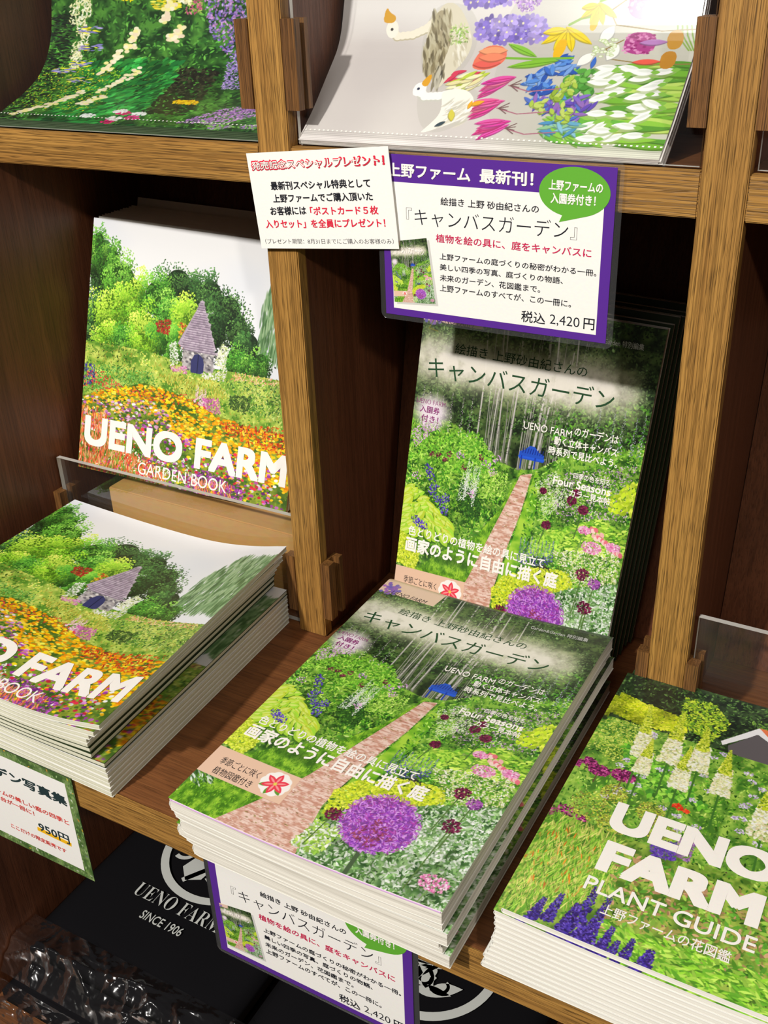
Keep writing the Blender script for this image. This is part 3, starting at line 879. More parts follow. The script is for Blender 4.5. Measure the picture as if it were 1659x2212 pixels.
def pic_border():
    """green border with cream, yellow and violet flowers (picture file, turned on its side)"""
    P = Pic(430, 330, (40, 70, 34))
    n1, n2 = P.noise(10, 4), P.noise(26, 3)
    P.two(P.y > -1, (28, 60, 30), (84, 130, 60), n2)
    P.scatter(P.y > -1, 2200, [(60, 110, 50), (84, 140, 62), (44, 84, 42), (104, 160, 76)], (3, 7), 1, asp=.35, shade=n1)
    P.scatter((P.x < .10) & (P.y < .8), 300, [(26, 34, 28), (40, 52, 36), (30, 40, 40)], (4, 9), 1, (-.3, .3), .2)
    P.scatter((P.x > .18) & (P.x < .55) & (P.y < .55), 420, [(46, 124, 60), (64, 146, 72), (36, 100, 54)], (7, 15), 1, (2.0, 2.7), .4, shade=n1)
    P.scatter((P.x < .34) & (P.y > .12) & (P.y < .5), 420, [(120, 170, 50), (150, 196, 70), (96, 146, 46), (206, 180, 60)], (2, 4), 1)
    P.scatter(P.poly([(.56, .5), (.70, .5), (.70, .12), (.54, .12)]), 300, [(44, 44, 34), (60, 60, 44), (36, 34, 30)], (4, 9), 1)
    P.scatter(P.poly([(.58, 1), (.96, 1), (.96, .6), (.74, .55), (.64, .7)]), 760, [(136, 116, 186), (164, 140, 206), (110, 92, 160), (180, 130, 190)], (2, 4), 0, asp=.6)
    P.scatter(P.poly([(.72, .55), (.86, .6), (.84, .36), (.74, .36)]), 260, [(140, 116, 190), (170, 146, 210)], (2, 4), 0)
    P.scatter(P.poly([(.70, .05), (.80, .18), (1, .34), (1, .20), (.86, .06)]), 420, [(170, 120, 190), (196, 150, 210), (140, 96, 170)], (2, 4), 0)
    P.scatter(P.poly([(.78, .08), (.84, .0), (.98, .08), (.98, .02)]), 120, [(170, 130, 196), (130, 190, 90)], (2, 4), 0)
    P.scatter(P.poly([(.86, .74), (.93, .72), (.92, .3), (.84, .45)]), 220, [(206, 220, 60), (180, 200, 50), (150, 180, 60)], (2, 4), 0)
    P.scatter(P.poly([(.54, 1), (.62, 1), (.6, .8), (.54, .8)]), 130, [(190, 96, 130), (160, 190, 90)], (2, 4), 0)
    P.scatter(P.poly([(.24, .95), (.36, .93), (.34, .86), (.25, .88)]), 150, [(246, 220, 30), (236, 200, 20)], (2, 5), 0)
    P.scatter(P.poly([(.40, .96), (.52, .95), (.52, .82), (.42, .82)]), 110, [(230, 206, 50), (240, 220, 90)], (4, 8), 1, (-.1, .1), .25)
    P.scatter(P.poly([(.52, .96), (.57, .94), (.56, .84), (.51, .86)]), 120, [(246, 240, 190), (238, 230, 160)], (3, 5), 0)
    for u, v in ((.125, .9), (.15, .84), (.13, .74), (.145, .66), (.13, .54), (.10, .80), (.12, .6)):
        P.scatter(P.poly([(u - .02, v + .05), (u + .02, v + .05), (u + .02, v - .05), (u - .02, v - .05)]), 46, [(240, 238, 196), (226, 220, 160)], (2, 4), 0)
    for u, v in ((.17, .72), (.16, .52), (.18, .62), (.19, .40), (.1, .47)):
        P.scatter(P.poly([(u - .05, v + .02), (u + .04, v + .02), (u + .04, v - .02), (u - .05, v - .02)]), 20, [(120, 116, 176), (150, 140, 200), (230, 220, 60)], (4, 9), 1, (-.2, .2), .2)
    for a, b in (((.30, .30), (.40, .50)), ((.16, .16), (.24, .30)), ((.27, .18), (.34, .26)), ((.25, .44), (.30, .60)), ((.33, .60), (.36, .72)), ((.05, .05), (.14, .14)), ((.46, .76), (.49, .86)), ((.49, .66), (.53, .72))):
        for k in range(34):
            t = RNG.random()
            P.blob(a[0] + (b[0] - a[0]) * t + .008 * RNG.normal(), a[1] + (b[1] - a[1]) * t + .010 * RNG.normal(), .010, .010, [(250, 240, 200), (244, 226, 176), (250, 236, 150), (240, 210, 180)][RNG.integers(4)], .95)
    for u, v, c in ((.36, .075, (250, 250, 250)), (.54, .11, (250, 250, 250)), (.48, .115, (200, 40, 110)), (.53, .075, (210, 60, 130)), (.46, .03, (200, 40, 110)), (.46, .13, (250, 236, 240)), (.68, .24, (246, 180, 30)), (.64, .24, (246, 180, 30)), (.47, .06, (246, 230, 230))):
        P.umbel(u, v, .026, .018, [c], 26, 3.4)
    low = P.y < .055
    P.a[low] = (P.a * np.where((np.sin(P.y * 900) > .3), 1.0, .72)[..., None])[low]
    return P


def rounded_poly(pts, it=3):
    P = [tuple(p) for p in pts]
    for _ in range(it):
        Q = []
        for k in range(len(P)):
            (x0, y0), (x1, y1) = P[k], P[(k + 1) % len(P)]
            Q += [(.75 * x0 + .25 * x1, .75 * y0 + .25 * y1), (.25 * x0 + .75 * x1, .25 * y0 + .75 * y1)]
        P = Q
    return P


def pic_geese():
    """milky sheet with cut-out geese and spring flowers"""
    P = Pic(540, 302, (216, 208, 204))
    P.two(P.y > -1, (208, 200, 198), (222, 215, 211), P.noise(3, 2))
    P.mix(np.clip((P.y - .60) / .18, 0, 1), (238, 234, 232), .85)
    P.mix(np.clip((P.x - .50) / .3, 0, 1) * np.clip(1.2 - P.y, 0, 1), (196, 206, 172), .42)
    k = P.w / P.h
    R = RNG

    def shape(pts, col, a=1.0):
        P.mix(P.poly(rounded_poly(pts)), col, a)

    def leaf(u, v, l, wd, ang, col, rib=None):
        P.blob(u, v, l, wd * k, np.array(col) * .72, .8, 1, -ang)
        P.blob(u, v + .004, l * .96, wd * k * .8, col, 1, 1, -ang)
        if rib:
            P.line([(u - l * .8 * math.cos(ang), v - l * .8 * math.sin(ang) * k), (u + l * .8 * math.cos(ang), v + l * .8 * math.sin(ang) * k)], .8, rib, .6)

    def stem(pts, c=(126, 176, 60), wd=1.8):
        P.line(pts, wd, c)

    def floret(u, v, r, col):
        a0 = R.random() * 6
        for q in range(5):
            t = a0 + q / 5 * 6.283
            P.blob(u + math.cos(t) * r * .6, v + math.sin(t) * r * .6 * k, r * .62, r * .42 * k, np.array(col) * (.82 + .3 * R.random()), .95, 0, -t)
        P.blob(u, v, r * .2, r * .2 * k, (236, 226, 190))

    # soft shade round the cut-outs
    for pts in ([(.27, .82), (.42, .80), (.43, .5), (.36, .3), (.26, .5)], [(.28, .40), (.5, .36), (.48, .14), (.36, .05)], [(.5, .95), (.98, .95), (1, .08), (.55, .06), (.5, .4)]):
        P.mix(P.poly(rounded_poly(pts)), (176, 174, 160), .22)
    # leaves and snowdrops at the right
    for q in range(120):
        v = .06 + .44 * R.random()
        u = .80 + .16 * R.random()
        c = [(146, 204, 70), (122, 184, 58), (176, 216, 90), (96, 160, 56), (196, 224, 110)][R.integers(5)]
        leaf(u + .05, v, .05 + .03 * R.random(), .006 + .006 * R.random(), .10 * R.normal(), c)
    for q in range(26):
        leaf(.70 + .16 * R.random(), .06 + .20 * R.random(), .04, .009, -.5 + .3 * R.normal(), [(110, 186, 70), (146, 204, 80)][R.integers(2)])
    for q in range(70):
        leaf(.70 + .085 * R.random(), .24 + .22 * R.random(), .014, .009, R.random() * 6, [(92, 168, 70), (116, 190, 86), (78, 148, 58)][R.integers(3)])
    for q in range(34):
        u, v = .79 + .15 * R.random(), .08 + .40 * R.random()
        an = .25 + .5 * R.normal() * .5
        P.blob(u, v - .012, .034, .012 * k, (168, 186, 130), .6, 1, -an)
        P.blob(u, v, .032, .0105 * k, (252, 252, 250), 1, 1, -an)
        P.blob(u + .004, v + .006, .022, .004 * k, (226, 232, 222), .8, 1, -an)
        P.blob(u + .030 * math.cos(an), v + .03 * math.sin(an) * k, .012, .006 * k, (140, 196, 80), 1, 1, -an)
    # grape hyacinths and violet masses
    for (u0, u1, v0, v1, n) in ((.41, .62, .62, .75, 46), (.34, .51, .80, .94, 40)):
        msk = P.poly(rounded_poly([(u0, (v0 + v1) / 2), (u0 + .04, v1), (u1 - .03, v1), (u1, v0 + .03), (u1 - .04, v0), (u0 + .04, v0)]))
        P.scatter(msk, 240, [(120, 100, 190), (146, 126, 212), (96, 78, 170)], (3, 6), 0, asp=.7)
        idx = np.flatnonzero(msk)
        for q in R.choice(idx, n):
            y, x = divmod(int(q), P.w)
            floret(x / P.w, 1 - y / P.h, .016, [(150, 130, 216), (126, 104, 200), (176, 156, 228)][R.integers(3)])
    P.umbel(.55, .86, .045, .09, [(190, 150, 220), (166, 120, 206), (206, 176, 230)], 420, 2.0)
    P.umbel(.63, .92, .05, .05, [(240, 130, 150), (250, 160, 170), (236, 110, 140)], 120, 4)
    P.scatter(P.poly(rounded_poly([(.93, .98), (1, .98), (1, .80), (.93, .78), (.91, .86)])), 140, [(90, 130, 220), (120, 156, 232), (70, 104, 200)], (3, 5), 0)
    for q in range(6):
        stem([(.94 + .01 * q, .78), (.95 + .012 * q, .66), (.985 + .006 * q, .58)], (140, 176, 80), 1.5)
    for u, v, r in ((.86, .80, .046), (.86, .615, .040)):
        shape([(u - r, v), (u - r * .7, v + r * k * .8), (u + r * .4, v + r * k * .9), (u + r, v + r * .5 * k), (u + r * 1.1, v), (u + r * .9, v - r * .6 * k), (u, v - r * k * .9), (u - r * .8, v - r * .6 * k)], (176, 66, 140))
        for q in range(60):
            P.blob(u + r * .9 * (R.random() * 2 - 1), v + r * k * .75 * (R.random() * 2 - 1), .0045, .0035 * k, [(226, 150, 200), (150, 40, 112), (214, 120, 180)][R.integers(3)], .9)
        stem([(u - r, v + .02), (u - r - .04, v - .03), (u - r - .02, v - .09), (u + .05, v - .12), (u + .14, v - .11)], (150, 128, 76), 1.2)
    for u, v, n in ((.64, .39, 26), (.665, .34, 18), (.68, .50, 16), (.70, .47, 10)):
        for q in range(n):
            leaf(u + .022 * R.normal(), v + .026 * R.normal(), .020, .007, .6 + .8 * R.normal(), [(64, 112, 206), (92, 146, 226), (48, 88, 180), (124, 166, 232)][R.integers(4)])
    for u, v in ((.69, .25), (.735, .27), (.77, .28), (.74, .21), (.66, .28)):
        for q in range(10):
            leaf(u + .014 * R.normal(), v + .016 * R.normal(), .020, .006, .4 + R.normal(), [(104, 80, 186), (140, 110, 206), (86, 116, 204), (150, 110, 190)][R.integers(4)])
    for q in range(26):
        leaf(.68 + .10 * R.random(), .11 + .08 * R.random(), .024, .006, -.4 + .6 * R.normal(), [(106, 172, 206), (140, 196, 220), (84, 150, 200), (150, 200, 150)][R.integers(4)])
    for u, v in ((.715, .37), (.69, .30), (.655, .27), (.73, .22)):
        for q in range(12):
            leaf(u + .010 * R.normal(), v + .022 * R.normal(), .012, .007, R.random() * 3, [(176, 204, 80), (150, 180, 60), (196, 214, 110)][R.integers(3)])
    # daffodils
    for u, v, r in ((.672, .645, .066), (.745, .765, .046)):
        stem([(u, v + r), (u + .03, v + r * k * .8), (u + .10, v + r * k * 1.0)], (140, 180, 60), 3)
        for an, l in ((3.75, 1.1), (4.3, .9), (5.0, .95), (5.7, 1.15), (3.3, .8)):
            leaf(u + math.cos(an) * r * .55, v + math.sin(an) * r * .5 * k + r * .35 * k, r * .62 * l, r * .19, an, (246, 218, 34), (206, 176, 20))
        shape([(u - r * .35, v - r * .1), (u - r * .45, v - r * 1.25 * k * .8), (u - r * .05, v - r * 1.3 * k * .8), (u + r * .1, v - r * .1)], (242, 190, 36))
    for u, v, c, c2 in ((.945, .63, (206, 150, 50), (186, 130, 196)), (.94, .52, (200, 140, 50), (236, 96, 80))):
        shape([(u - .02, v + .05), (u + .02, v + .06), (u + .022, v - .04), (u - .015, v - .05)], c)
        leaf(u - .05, v - .01, .036, .010, .05, c2)
    for u, v, an in ((.735, .52, .9), (.80, .56, 1.2), (.775, .66, 1.0)):
        leaf(u, v, .028, .018, an, (250, 248, 244))
    for q in range(40):
        u, v = .75 + .05 * R.random(), .54 + .10 * R.random()
        P.blob(u, v, .006, .004 * k, (172, 200, 120), .9)
        P.blob(u, v, .0045, .003 * k, (240, 244, 226), 1)
    # tulips
    stem([(.50, .525), (.60, .52), (.70, .53)], (126, 186, 60), 4)
    leaf(.56, .57, .05, .012, -.45, (140, 200, 66), (96, 150, 40))
    leaf(.60, .49, .07, .013, .18, (136, 196, 60), (96, 150, 40))
    shape([(.43, .47), (.435, .54), (.455, .60), (.50, .60), (.52, .56), (.52, .50), (.49, .455), (.45, .45)], (240, 124, 100))
    leaf(.478, .565, .042, .016, .05, (250, 164, 120))
    leaf(.472, .485, .040, .015, .10, (238, 104, 94))
    leaf(.482, .525, .040, .017, .05, (246, 142, 108))
    for q in range(30):
        leaf(.435 + .020 * R.normal(), .385 + .026 * R.normal(), .026, .007, .5 + .25 * R.normal(), [(244, 242, 196), (196, 214, 80), (222, 70, 100), (248, 240, 222), (236, 226, 170)][R.integers(5)])
    for u, v in ((.525, .37), (.515, .245), (.555, .13)):
        stem([(u + .03, v), (u + .09, v - .03), (u + .17, v - .01)], (176, 110, 130), 1.2)
        for q in range(8):
            t = (q - 3.5) / 3.5
            leaf(u - .006 + .006 * R.normal(), v + .030 * t, .042, .011, .45 - .25 * t, (226 + 14 * R.random(), 66 + 60 * R.random(), 146 + 36 * R.random()), (190, 40, 110))
        for q in range(4):
            stem([(u + .035, v), (u + .06, v + .03 - .02 * q)], (120, 90, 90), 1)
    # the grey goose, lying on its side
    stem([(.165, .675), (.185, .645), (.23, .655), (.27, .69), (.31, .755)], (196, 186, 160), 15)
    stem([(.165, .678), (.185, .650), (.23, .660), (.27, .695), (.31, .760)], (244, 236, 218), 13)
    shape([(.29, .76), (.32, .82), (.36, .80), (.395, .71), (.415, .61), (.405, .50), (.375, .40), (.36, .335), (.335, .38), (.30, .47), (.275, .58), (.272, .68)], (226, 218, 196))
    shape([(.28, .70), (.30, .79), (.335, .76), (.35, .66), (.345, .52), (.345, .40), (.352, .345), (.33, .39), (.295, .48), (.272, .58)], (176, 164, 134))
    for q in range(170):
        v = .42 + .34 * R.random()
        u = .278 + .062 * R.random() + max(0, .50 - v) * .28
        P.blob(u, v, .020, .004 * k, [(140, 128, 98), (204, 196, 168), (110, 100, 78), (188, 178, 146)][R.integers(4)], .8, 1, 1.25 + .15 * R.normal())
    for q in range(26):
        P.blob(.335 + .02 * R.random(), .36 + .09 * R.random(), .024, .004 * k, [(84, 80, 70), (140, 132, 112), (200, 194, 176)][R.integers(3)], .9, 1, 1.4 + .1 * R.normal())
    for q in range(60):
        P.blob(.365 + .035 * R.random(), .48 + .22 * R.random(), .014, .003 * k, [(246, 242, 230), (206, 196, 172)][R.integers(2)], .7, 1, 1.1)
    P.scatter(P.poly([(.335, .70), (.385, .72), (.40, .62), (.345, .60)]), 50, [(170, 196, 110), (200, 216, 150), (140, 176, 90)], (2, 4), 0)
    shape([(.142, .68), (.15, .735), (.175, .735), (.185, .69), (.18, .645), (.16, .635)], (248, 242, 230))
    shape([(.140, .72), (.132, .735), (.139, .80), (.152, .77), (.172, .755), (.170, .722)], (220, 164, 52))
    P.blob(.163, .688, .0045, .0045 * k, (70, 66, 66))
    # the white goose
    stem([(.305, .325), (.33, .29), (.37, .295), (.41, .315)], (206, 204, 194), 15)
    stem([(.305, .330), (.33, .297), (.37, .302), (.41, .322)], (252, 251, 248), 13)
    shape([(.37, .33), (.43, .35), (.47, .31), (.482, .23), (.455, .165), (.41, .115), (.355, .070), (.372, .12), (.392, .19), (.388, .26)], (249, 245, 236))
    for q in range(60):
        P.blob(.40 + .07 * R.random(), .13 + .14 * R.random(), .020, .003 * k, [(226, 218, 200), (252, 250, 246), (206, 202, 186)][R.integers(3)], .7, 1, -.75 + .2 * R.normal())
    leaf(.427, .19, .022, .010, 1.9, (220, 208, 84))
    leaf(.405, .135, .016, .006, .6, (64, 82, 92))
    shape([(.285, .33), (.292, .372), (.315, .375), (.328, .34), (.318, .30), (.295, .295)], (253, 252, 250))
    shape([(.300, .365), (.323, .43), (.330, .40), (.326, .345)], (230, 168, 52))
    P.blob(.302, .338, .0042, .0042 * k, (56, 60, 84))
    leaf(.485, .265, .022, .008, .35, (240, 176, 50))
    leaf(.468, .255, .014, .006, 1.4, (240, 176, 50))
    low = P.y < .060
    P.a[low] = (P.a * np.where((np.sin(P.y * 620) > .2), 1.03, .90)[..., None])[low]
    return P


def pic_lawnframe():
    P = Pic(240, 160, (86, 120, 60))
    P.two(P.y > -1, (70, 100, 50), (130, 156, 92), P.noise(26, 3))
    P.scatter(P.y > -1, 1100, [(96, 136, 60), (120, 156, 80), (70, 104, 48), (150, 176, 120)], (2, 4), 1, (1.0, 2.2), .3)
    P.scatter(P.y > -1, 120, [(240, 200, 60), (236, 236, 226), (240, 150, 50), (110, 110, 130)], (1.6, 3), 0)
    return P


ART = {}
for nm, fn in (('path', pic_path), ('tower', pic_tower), ('spires', pic_spires), ('border', pic_border), ('geese', pic_geese), ('lawn', pic_lawnframe)):
    ART[nm] = fn()
    ART[nm].punch = nm not in ('geese', 'lawn')

# ------------------------------------------------------------------ lettering
_TX = {}


def glyphs(body, bold=0.0, res=2):
    key = (body, bold, res)
    if key not in _TX:
        c = bpy.data.curves.new('lettering', 'FONT')
        c.body = body
        c.resolution_u = res
        c.offset = bold
        o = bpy.data.objects.new('lettering', c)
        COL.objects.link(o)
        dg = bpy.context.evaluated_depsgraph_get()
        me = o.evaluated_get(dg).to_mesh()
        V = np.array([v.co[:2] for v in me.vertices])
        F = [tuple(p.vertices) for p in me.polygons]
        o.evaluated_get(dg).to_mesh_clear()
        bpy.data.objects.remove(o)
        bpy.data.curves.remove(c)
        _TX[key] = (V, F)
    return _TX[key]


def letter(out, body, box, bold=0.0, shear=0.0, cuts=0):
    """append the line of lettering, its ink filling box (u0,v0,u1,v1), to out = ([verts],[faces])"""
    V, F = glyphs(body, 0.0, 6 if body.isascii() else 2)
    V = V.copy()
    H = np.zeros(len(V))
    if bold > 0:
        # heavier face: the same outlines laid again with small shifts
        n = len(V)
        if body.isascii():
            sh = [(bold * i, bold * j) for i in (-1, 0, 1) for j in (-1, 0, 1) if i or j]
        else:
            sh = [(math.cos(t) * bold, math.sin(t) * bold) for t in np.linspace(0, 2 * math.pi, 11 if bold > .03 else 7)[:-1]]
        F = list(F) + [tuple(i + n * (k + 1) for i in f) for k in range(len(sh)) for f in F]
        H = np.repeat(np.arange(len(sh) + 1) * 0.00012, n)
        V = np.concatenate([V] + [V + np.array(d) for d in sh])
    elif bold < 0:
        V, F = glyphs(body, bold, 6 if body.isascii() else 2)
        V = V.copy()
        H = np.zeros(len(V))
    V[:, 0] += shear * V[:, 1]
    lo, hi = V.min(0), V.max(0)
    V = (V - lo) / (hi - lo)
    u0, v0, u1, v1 = box
    V = np.c_[u0 + V[:, 0] * (u1 - u0), v0 + V[:, 1] * (v1 - v0), H]
    if cuts:
        bm = bmesh.new()
        vs = [bm.verts.new(p) for p in V]
        for f in F:
            try:
                bm.faces.new([vs[i] for i in f])
            except ValueError:
                pass
        for k in range(1, cuts):
            bmesh.ops.bisect_plane(bm, geom=bm.verts[:] + bm.edges[:] + bm.faces[:], plane_co=(u0 + (u1 - u0) * k / cuts, 0, 0), plane_no=(1, 0, 0))
        bm.verts.index_update()
        V = np.array([v.co[:] for v in bm.verts])
        F = [tuple(v.index for v in f.verts) for f in bm.faces]
        bm.free()
    b = sum(len(x) for x in out[0])
    out[0].append(V)
    out[1].extend(tuple(i + b for i in f) for f in F)


def ink(name, lines, mat, parent, D, h, cuts=0):
    """lines: (text, box, bold, shear); D maps (u,v,h) arrays to positions"""
    out = ([], [])
    for ln in lines:
        letter(out, ln[0], ln[1], ln[2] if len(ln) > 2 else 0.0, ln[3] if len(ln) > 3 else 0.0, cuts)
    V = np.concatenate(out[0])
    return obj(name, D(V[:, 0], V[:, 1], h + V[:, 2]), out[1], mat, parent)


# ------------------------------------------------------------------ magazines
def grid_faces(nu, nv):
    i, j = np.meshgrid(np.arange(nu), np.arange(nv), indexing='ij')
    a = (i * (nv + 1) + j).ravel()
    return np.c_[a, a + nv + 1, a + nv + 2, a + 1]


def picture(name, pic, parent, D, W, L, h, mat, crop=(0, 0, 1, 1), step=1, gain=0.88):
    """the printed picture as a fine sheet that follows D"""
    a = pic.colors(gain)[::-step, ::step]                 # row 0 = bottom
    nv, nu = a.shape[0], a.shape[1]
    ii, jj = np.meshgrid(np.arange(nu), np.arange(nv), indexing='ij')
    uu, vv = ii / (nu - 1) * W, jj / (nv - 1) * L
    col = np.ones((nu * nv, 4))
    col[:, :3] = a.transpose(1, 0, 2).reshape(-1, 3)
    return obj(name, D(uu.ravel(), vv.ravel(), np.full(nu * nv, h)), grid_faces(nu - 1, nv - 1), mat, parent, smooth=True, vcol=col)


def slab(D, u0, u1, v0, v1, h0, h1, nu, nv):
    V, F, B = [], [], []

    def patch(f, n1, n2):
        b = len(V)
        for i in range(n1 + 1):
            for j in range(n2 + 1):
                V.append(f(i / n1, j / n2))
        F.extend((b + i * (n2 + 1) + j, b + (i + 1) * (n2 + 1) + j, b + (i + 1) * (n2 + 1) + j + 1, b + i * (n2 + 1) + j + 1) for i in range(n1) for j in range(n2))
    du, dv, dh = u1 - u0, v1 - v0, h1 - h0
    patch(lambda a, b: (u0 + du * a, v0 + dv * b, h1), nu, nv)
    patch(lambda a, b: (u0 + du * a, v1 - dv * b, h0), nu, nv)
    patch(lambda a, b: (u0 + du * a, v0, h0 + dh * b), nu, 1)
    patch(lambda a, b: (u1 - du * a, v1, h0 + dh * b), nu, 1)
    patch(lambda a, b: (u1, v0 + dv * a, h0 + dh * b), nv, 1)
    patch(lambda a, b: (u0, v1 - dv * a, h0 + dh * b), nv, 1)
    V = np.array(V)
    return D(V[:, 0], V[:, 1], V[:, 2]), F, V


def wrap(D, W, L, th, c, nu, nv, r=None):
    """cover stock folded round the spine at u=0"""
    r = th / 2
    P, Q = [], []
    for k in range(nu + 1):
        u = W - (W - r) * k / nu
        P.append((u, th)); Q.append((u, th - c))
    for k in range(1, 6):
        t = math.pi / 2 + math.pi * k / 6
        P.append((r + r * math.cos(t), r + r * math.sin(t))); Q.append((r + (r - c) * math.cos(t), r + (r - c) * math.sin(t)))
    for k in range(nu + 1):
        u = r + (W - r) * k / nu
        P.append((u, 0)); Q.append((u, c))
    n = len(P)
    V, F = [], []
    for j in range(nv + 1):
        v = L * j / nv
        V += [(u, v, h) for u, h in P] + [(u, v, h) for u, h in Q]
    for j in range(nv):
        a, b = j * 2 * n, (j + 1) * 2 * n
        for k in range(n - 1):
            F.append((a + k, a + k + 1, b + k + 1, b + k))
            F.append((a + n + k + 1, a + n + k, b + n + k, b + n + k + 1))
        F.append((a, b, b + n, a + n))
        F.append((a + n - 1, a + 2 * n - 1, b + 2 * n - 1, b + n - 1))
    for j, fl in ((0, False), (nv, True)):
        a = j * 2 * n
        for k in range(n - 1):
            f = (a + k, a + n + k, a + n + k + 1, a + k + 1)
            F.append(f[::-1] if fl else f)
    V = np.array(V)
    return D(V[:, 0], V[:, 1], V[:, 2]), F


def magazine(loc, D, W, L, th, label, group, pages=PAGES, cover=COVW, nu=16, nv=6, name='magazine'):
    root = empty(name, loc)
    tag(root, label, 'magazine', group)
    c = 0.0016
    V, F, Lf = slab(D, c * 2, W - 0.002, 0.0006, L - 0.0006, c * 1.15, th - c * 1.15, nu, nv)
    obj('page_block', V, F, pages, root, leaf=Lf)
    V, F = wrap(D, W, L, th, c, nu, nv)
    cv = obj('cover', V, F, cover, root)
    return root, cv


def cover_text_path(D, W, th, cv, e=0.0012):
    h = th + e
    B = lambda a, b, c, d: (a * W, b, c * W, d)
    ink('title_lettering', [('キャンバスガーデン', B(.045, .806, .845, .866), 0.0, 0.0), ('絵描き 上野砂由紀さんの', B(.155, .886, .72, .917), 0.0)], DKGREEN, cv, D, h)
    ink('white_lettering', [
        ('UENO FARM', B(.495, .711, .70, .732), .004), ('のガーデンは', B(.71, .720, .892, .746), .016), ('動く立体キャンバス', B(.632, .683, .896, .708), .022), ('時系列で見比べよう。', B(.616, .652, .905, .677), .022),
        ('“四季の色を知る', B(.725, .597, .889, .615), .012), ('Four Seasons', B(.655, .568, .899, .592), .02), ('カラー見本帖', B(.732, .542, .904, .564), .022),
        ('色とりどりの植物を絵の具に見立て', B(.040, .306, .677, .338), .022), ('画家のように自由に描く庭', B(.035, .252, .745, .302), .036)], WHITEINK, cv, D, h)
    ink('small_white_lettering', [('Garden&Garden 特別編集', B(.684, .985, .923, 1.003), .006)], SILVER, cv, D, h)
    ink('label_lettering', [('季節ごとに咲く', B(.045, .146, .205, .170), -.004), ('植物図鑑付き', B(.050, .112, .205, .136), -.004)], INK, cv, D, h)
    ink('tab_lettering', [('UENO FARM', B(.06, .966, .225, .984), -.012, .3)], INK, cv, D, h)
    ink('ticket_lettering', [('UENO FARM', B(.012, .724, .142, .738), -.014), ('入園券', B(.03, .698, .120, .719), .006), ('付き！', B(.04, .670, .118, .692), .006)], MAUVE, cv, D, h)


def cover_text_tower(D, W, th, cv, e=0.0012, cuts=0):
    h = th + e
    ink('title_lettering', [('UENO', (.022 * W, .084, .505 * W, .188), .036), ('FARM', (.565 * W, .084, .985 * W, .188), .036), ('GARDEN BOOK', (.30 * W, .022, .725 * W, .064), .0)], WHITEINK, cv, D, h, cuts)


# pose helpers ----------------------------------------------------
def standing(O, Uv, Vv, th):
    O, Uv, Vv = (np.array(x, float) for x in (O, Uv, Vv))
    Uv = Uv / np.linalg.norm(Uv)
    Vv = Vv - Uv * (Uv @ Vv)
    Vv = Vv / np.linalg.norm(Vv)
    N = np.cross(Uv, Vv)

    def D(u, v, h):
        u, v, h = np.atleast_1d(u), np.atleast_1d(v), np.atleast_1d(h)
        return O + u[:, None] * Uv + v[:, None] * Vv + (h - th)[:, None] * N
    return D, N


def yawed(yaw, lean, roll):
    a, b, c = (math.radians(x) for x in (yaw, lean, roll))
    Ux = np.array([math.cos(a), math.sin(a), 0])
    n = np.array([-math.sin(a), math.cos(a), 0])
    Vx = np.array([0, 0, math.cos(b)]) + n * math.sin(b)
    return math.cos(c) * Ux + math.sin(c) * Vx, -math.sin(c) * Ux + math.cos(c) * Vx


ORD = ['first', 'second', 'third', 'fourth', 'fifth', 'sixth', 'seventh', 'eighth', 'ninth', 'tenth', 'eleventh', 'twelfth', 'thirteenth', 'fourteenth']

# --- middle bay: upright copies of the garden path magazine
WC, LC, TC = 0.68, 1.05, 0.034
Uc, Vc = yawed(6.136, 9.942, -3.998)
Oc = np.array([.172, .106, .051])
sC = 0.97
D, N = standing(Oc, Uc, Vc, TC)
Ds = lambda u, v, h: D(np.asarray(u) * sC, np.asarray(v) * sC, np.asarray(h))
root, cv = magazine((.5, .17, .03), Ds, WC, LC, TC, 'upright magazine with brick garden path cover leaning in the middle bay, frontmost', 'upright garden path magazines')
picture('cover_picture', ART['path'], cv, Ds, WC, LC, TC + .0006, GLOSS)
cover_text_path(Ds, WC, TC, cv)
for k in range(6):
    off = np.array([.004 + .0045 * k, .034 * (k + 1) + .004, .0 + .001 * k + (.010 if k in (1, 4) else 0)])
    Dk, _ = standing(Oc + off, Uc, Vc, TC)
    Dk2 = (lambda f: (lambda u, v, h: f(np.asarray(u) * sC, np.asarray(v) * sC, np.asarray(h))))(Dk)
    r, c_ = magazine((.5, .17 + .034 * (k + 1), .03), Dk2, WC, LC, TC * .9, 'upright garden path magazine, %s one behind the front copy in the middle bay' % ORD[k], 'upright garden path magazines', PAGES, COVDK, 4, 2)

# --- middle bay: the flat pile of six
HC = 0.24
nC = 6
tC = HC / nC


def lyingC(k):
    """k = 0 bottom .. nC-1 top"""
    f = k / (nC - 1)
    jit = [(.006, .004), (-.012, .012), (-.014, .002), (.010, -.004), (-.004, .006), (0, 0)][k]
    x0, y0 = .184 + .020 * f + jit[0], -.900 - .057 * f + jit[1]

    def D(u, v, h):
        u, v, h = (np.asarray(q, float) for q in (u, v, h))
        sag = -.010 * np.sin(np.pi * np.clip(u / WC, 0, 1)) * (.35 + .65 * f) + .004 * (u / WC) * f
        v = v * .982
        back = -np.clip(v - 1.005, 0, 1) ** 2 * 14.0 * f
        z = .0008 + k * tC + h + np.where(k > 0, sag, sag * 0) + back
        return np.stack([x0 + u + 0 * v + 0 * h, y0 + v + 0 * u + 0 * h, z], -1)
    return D


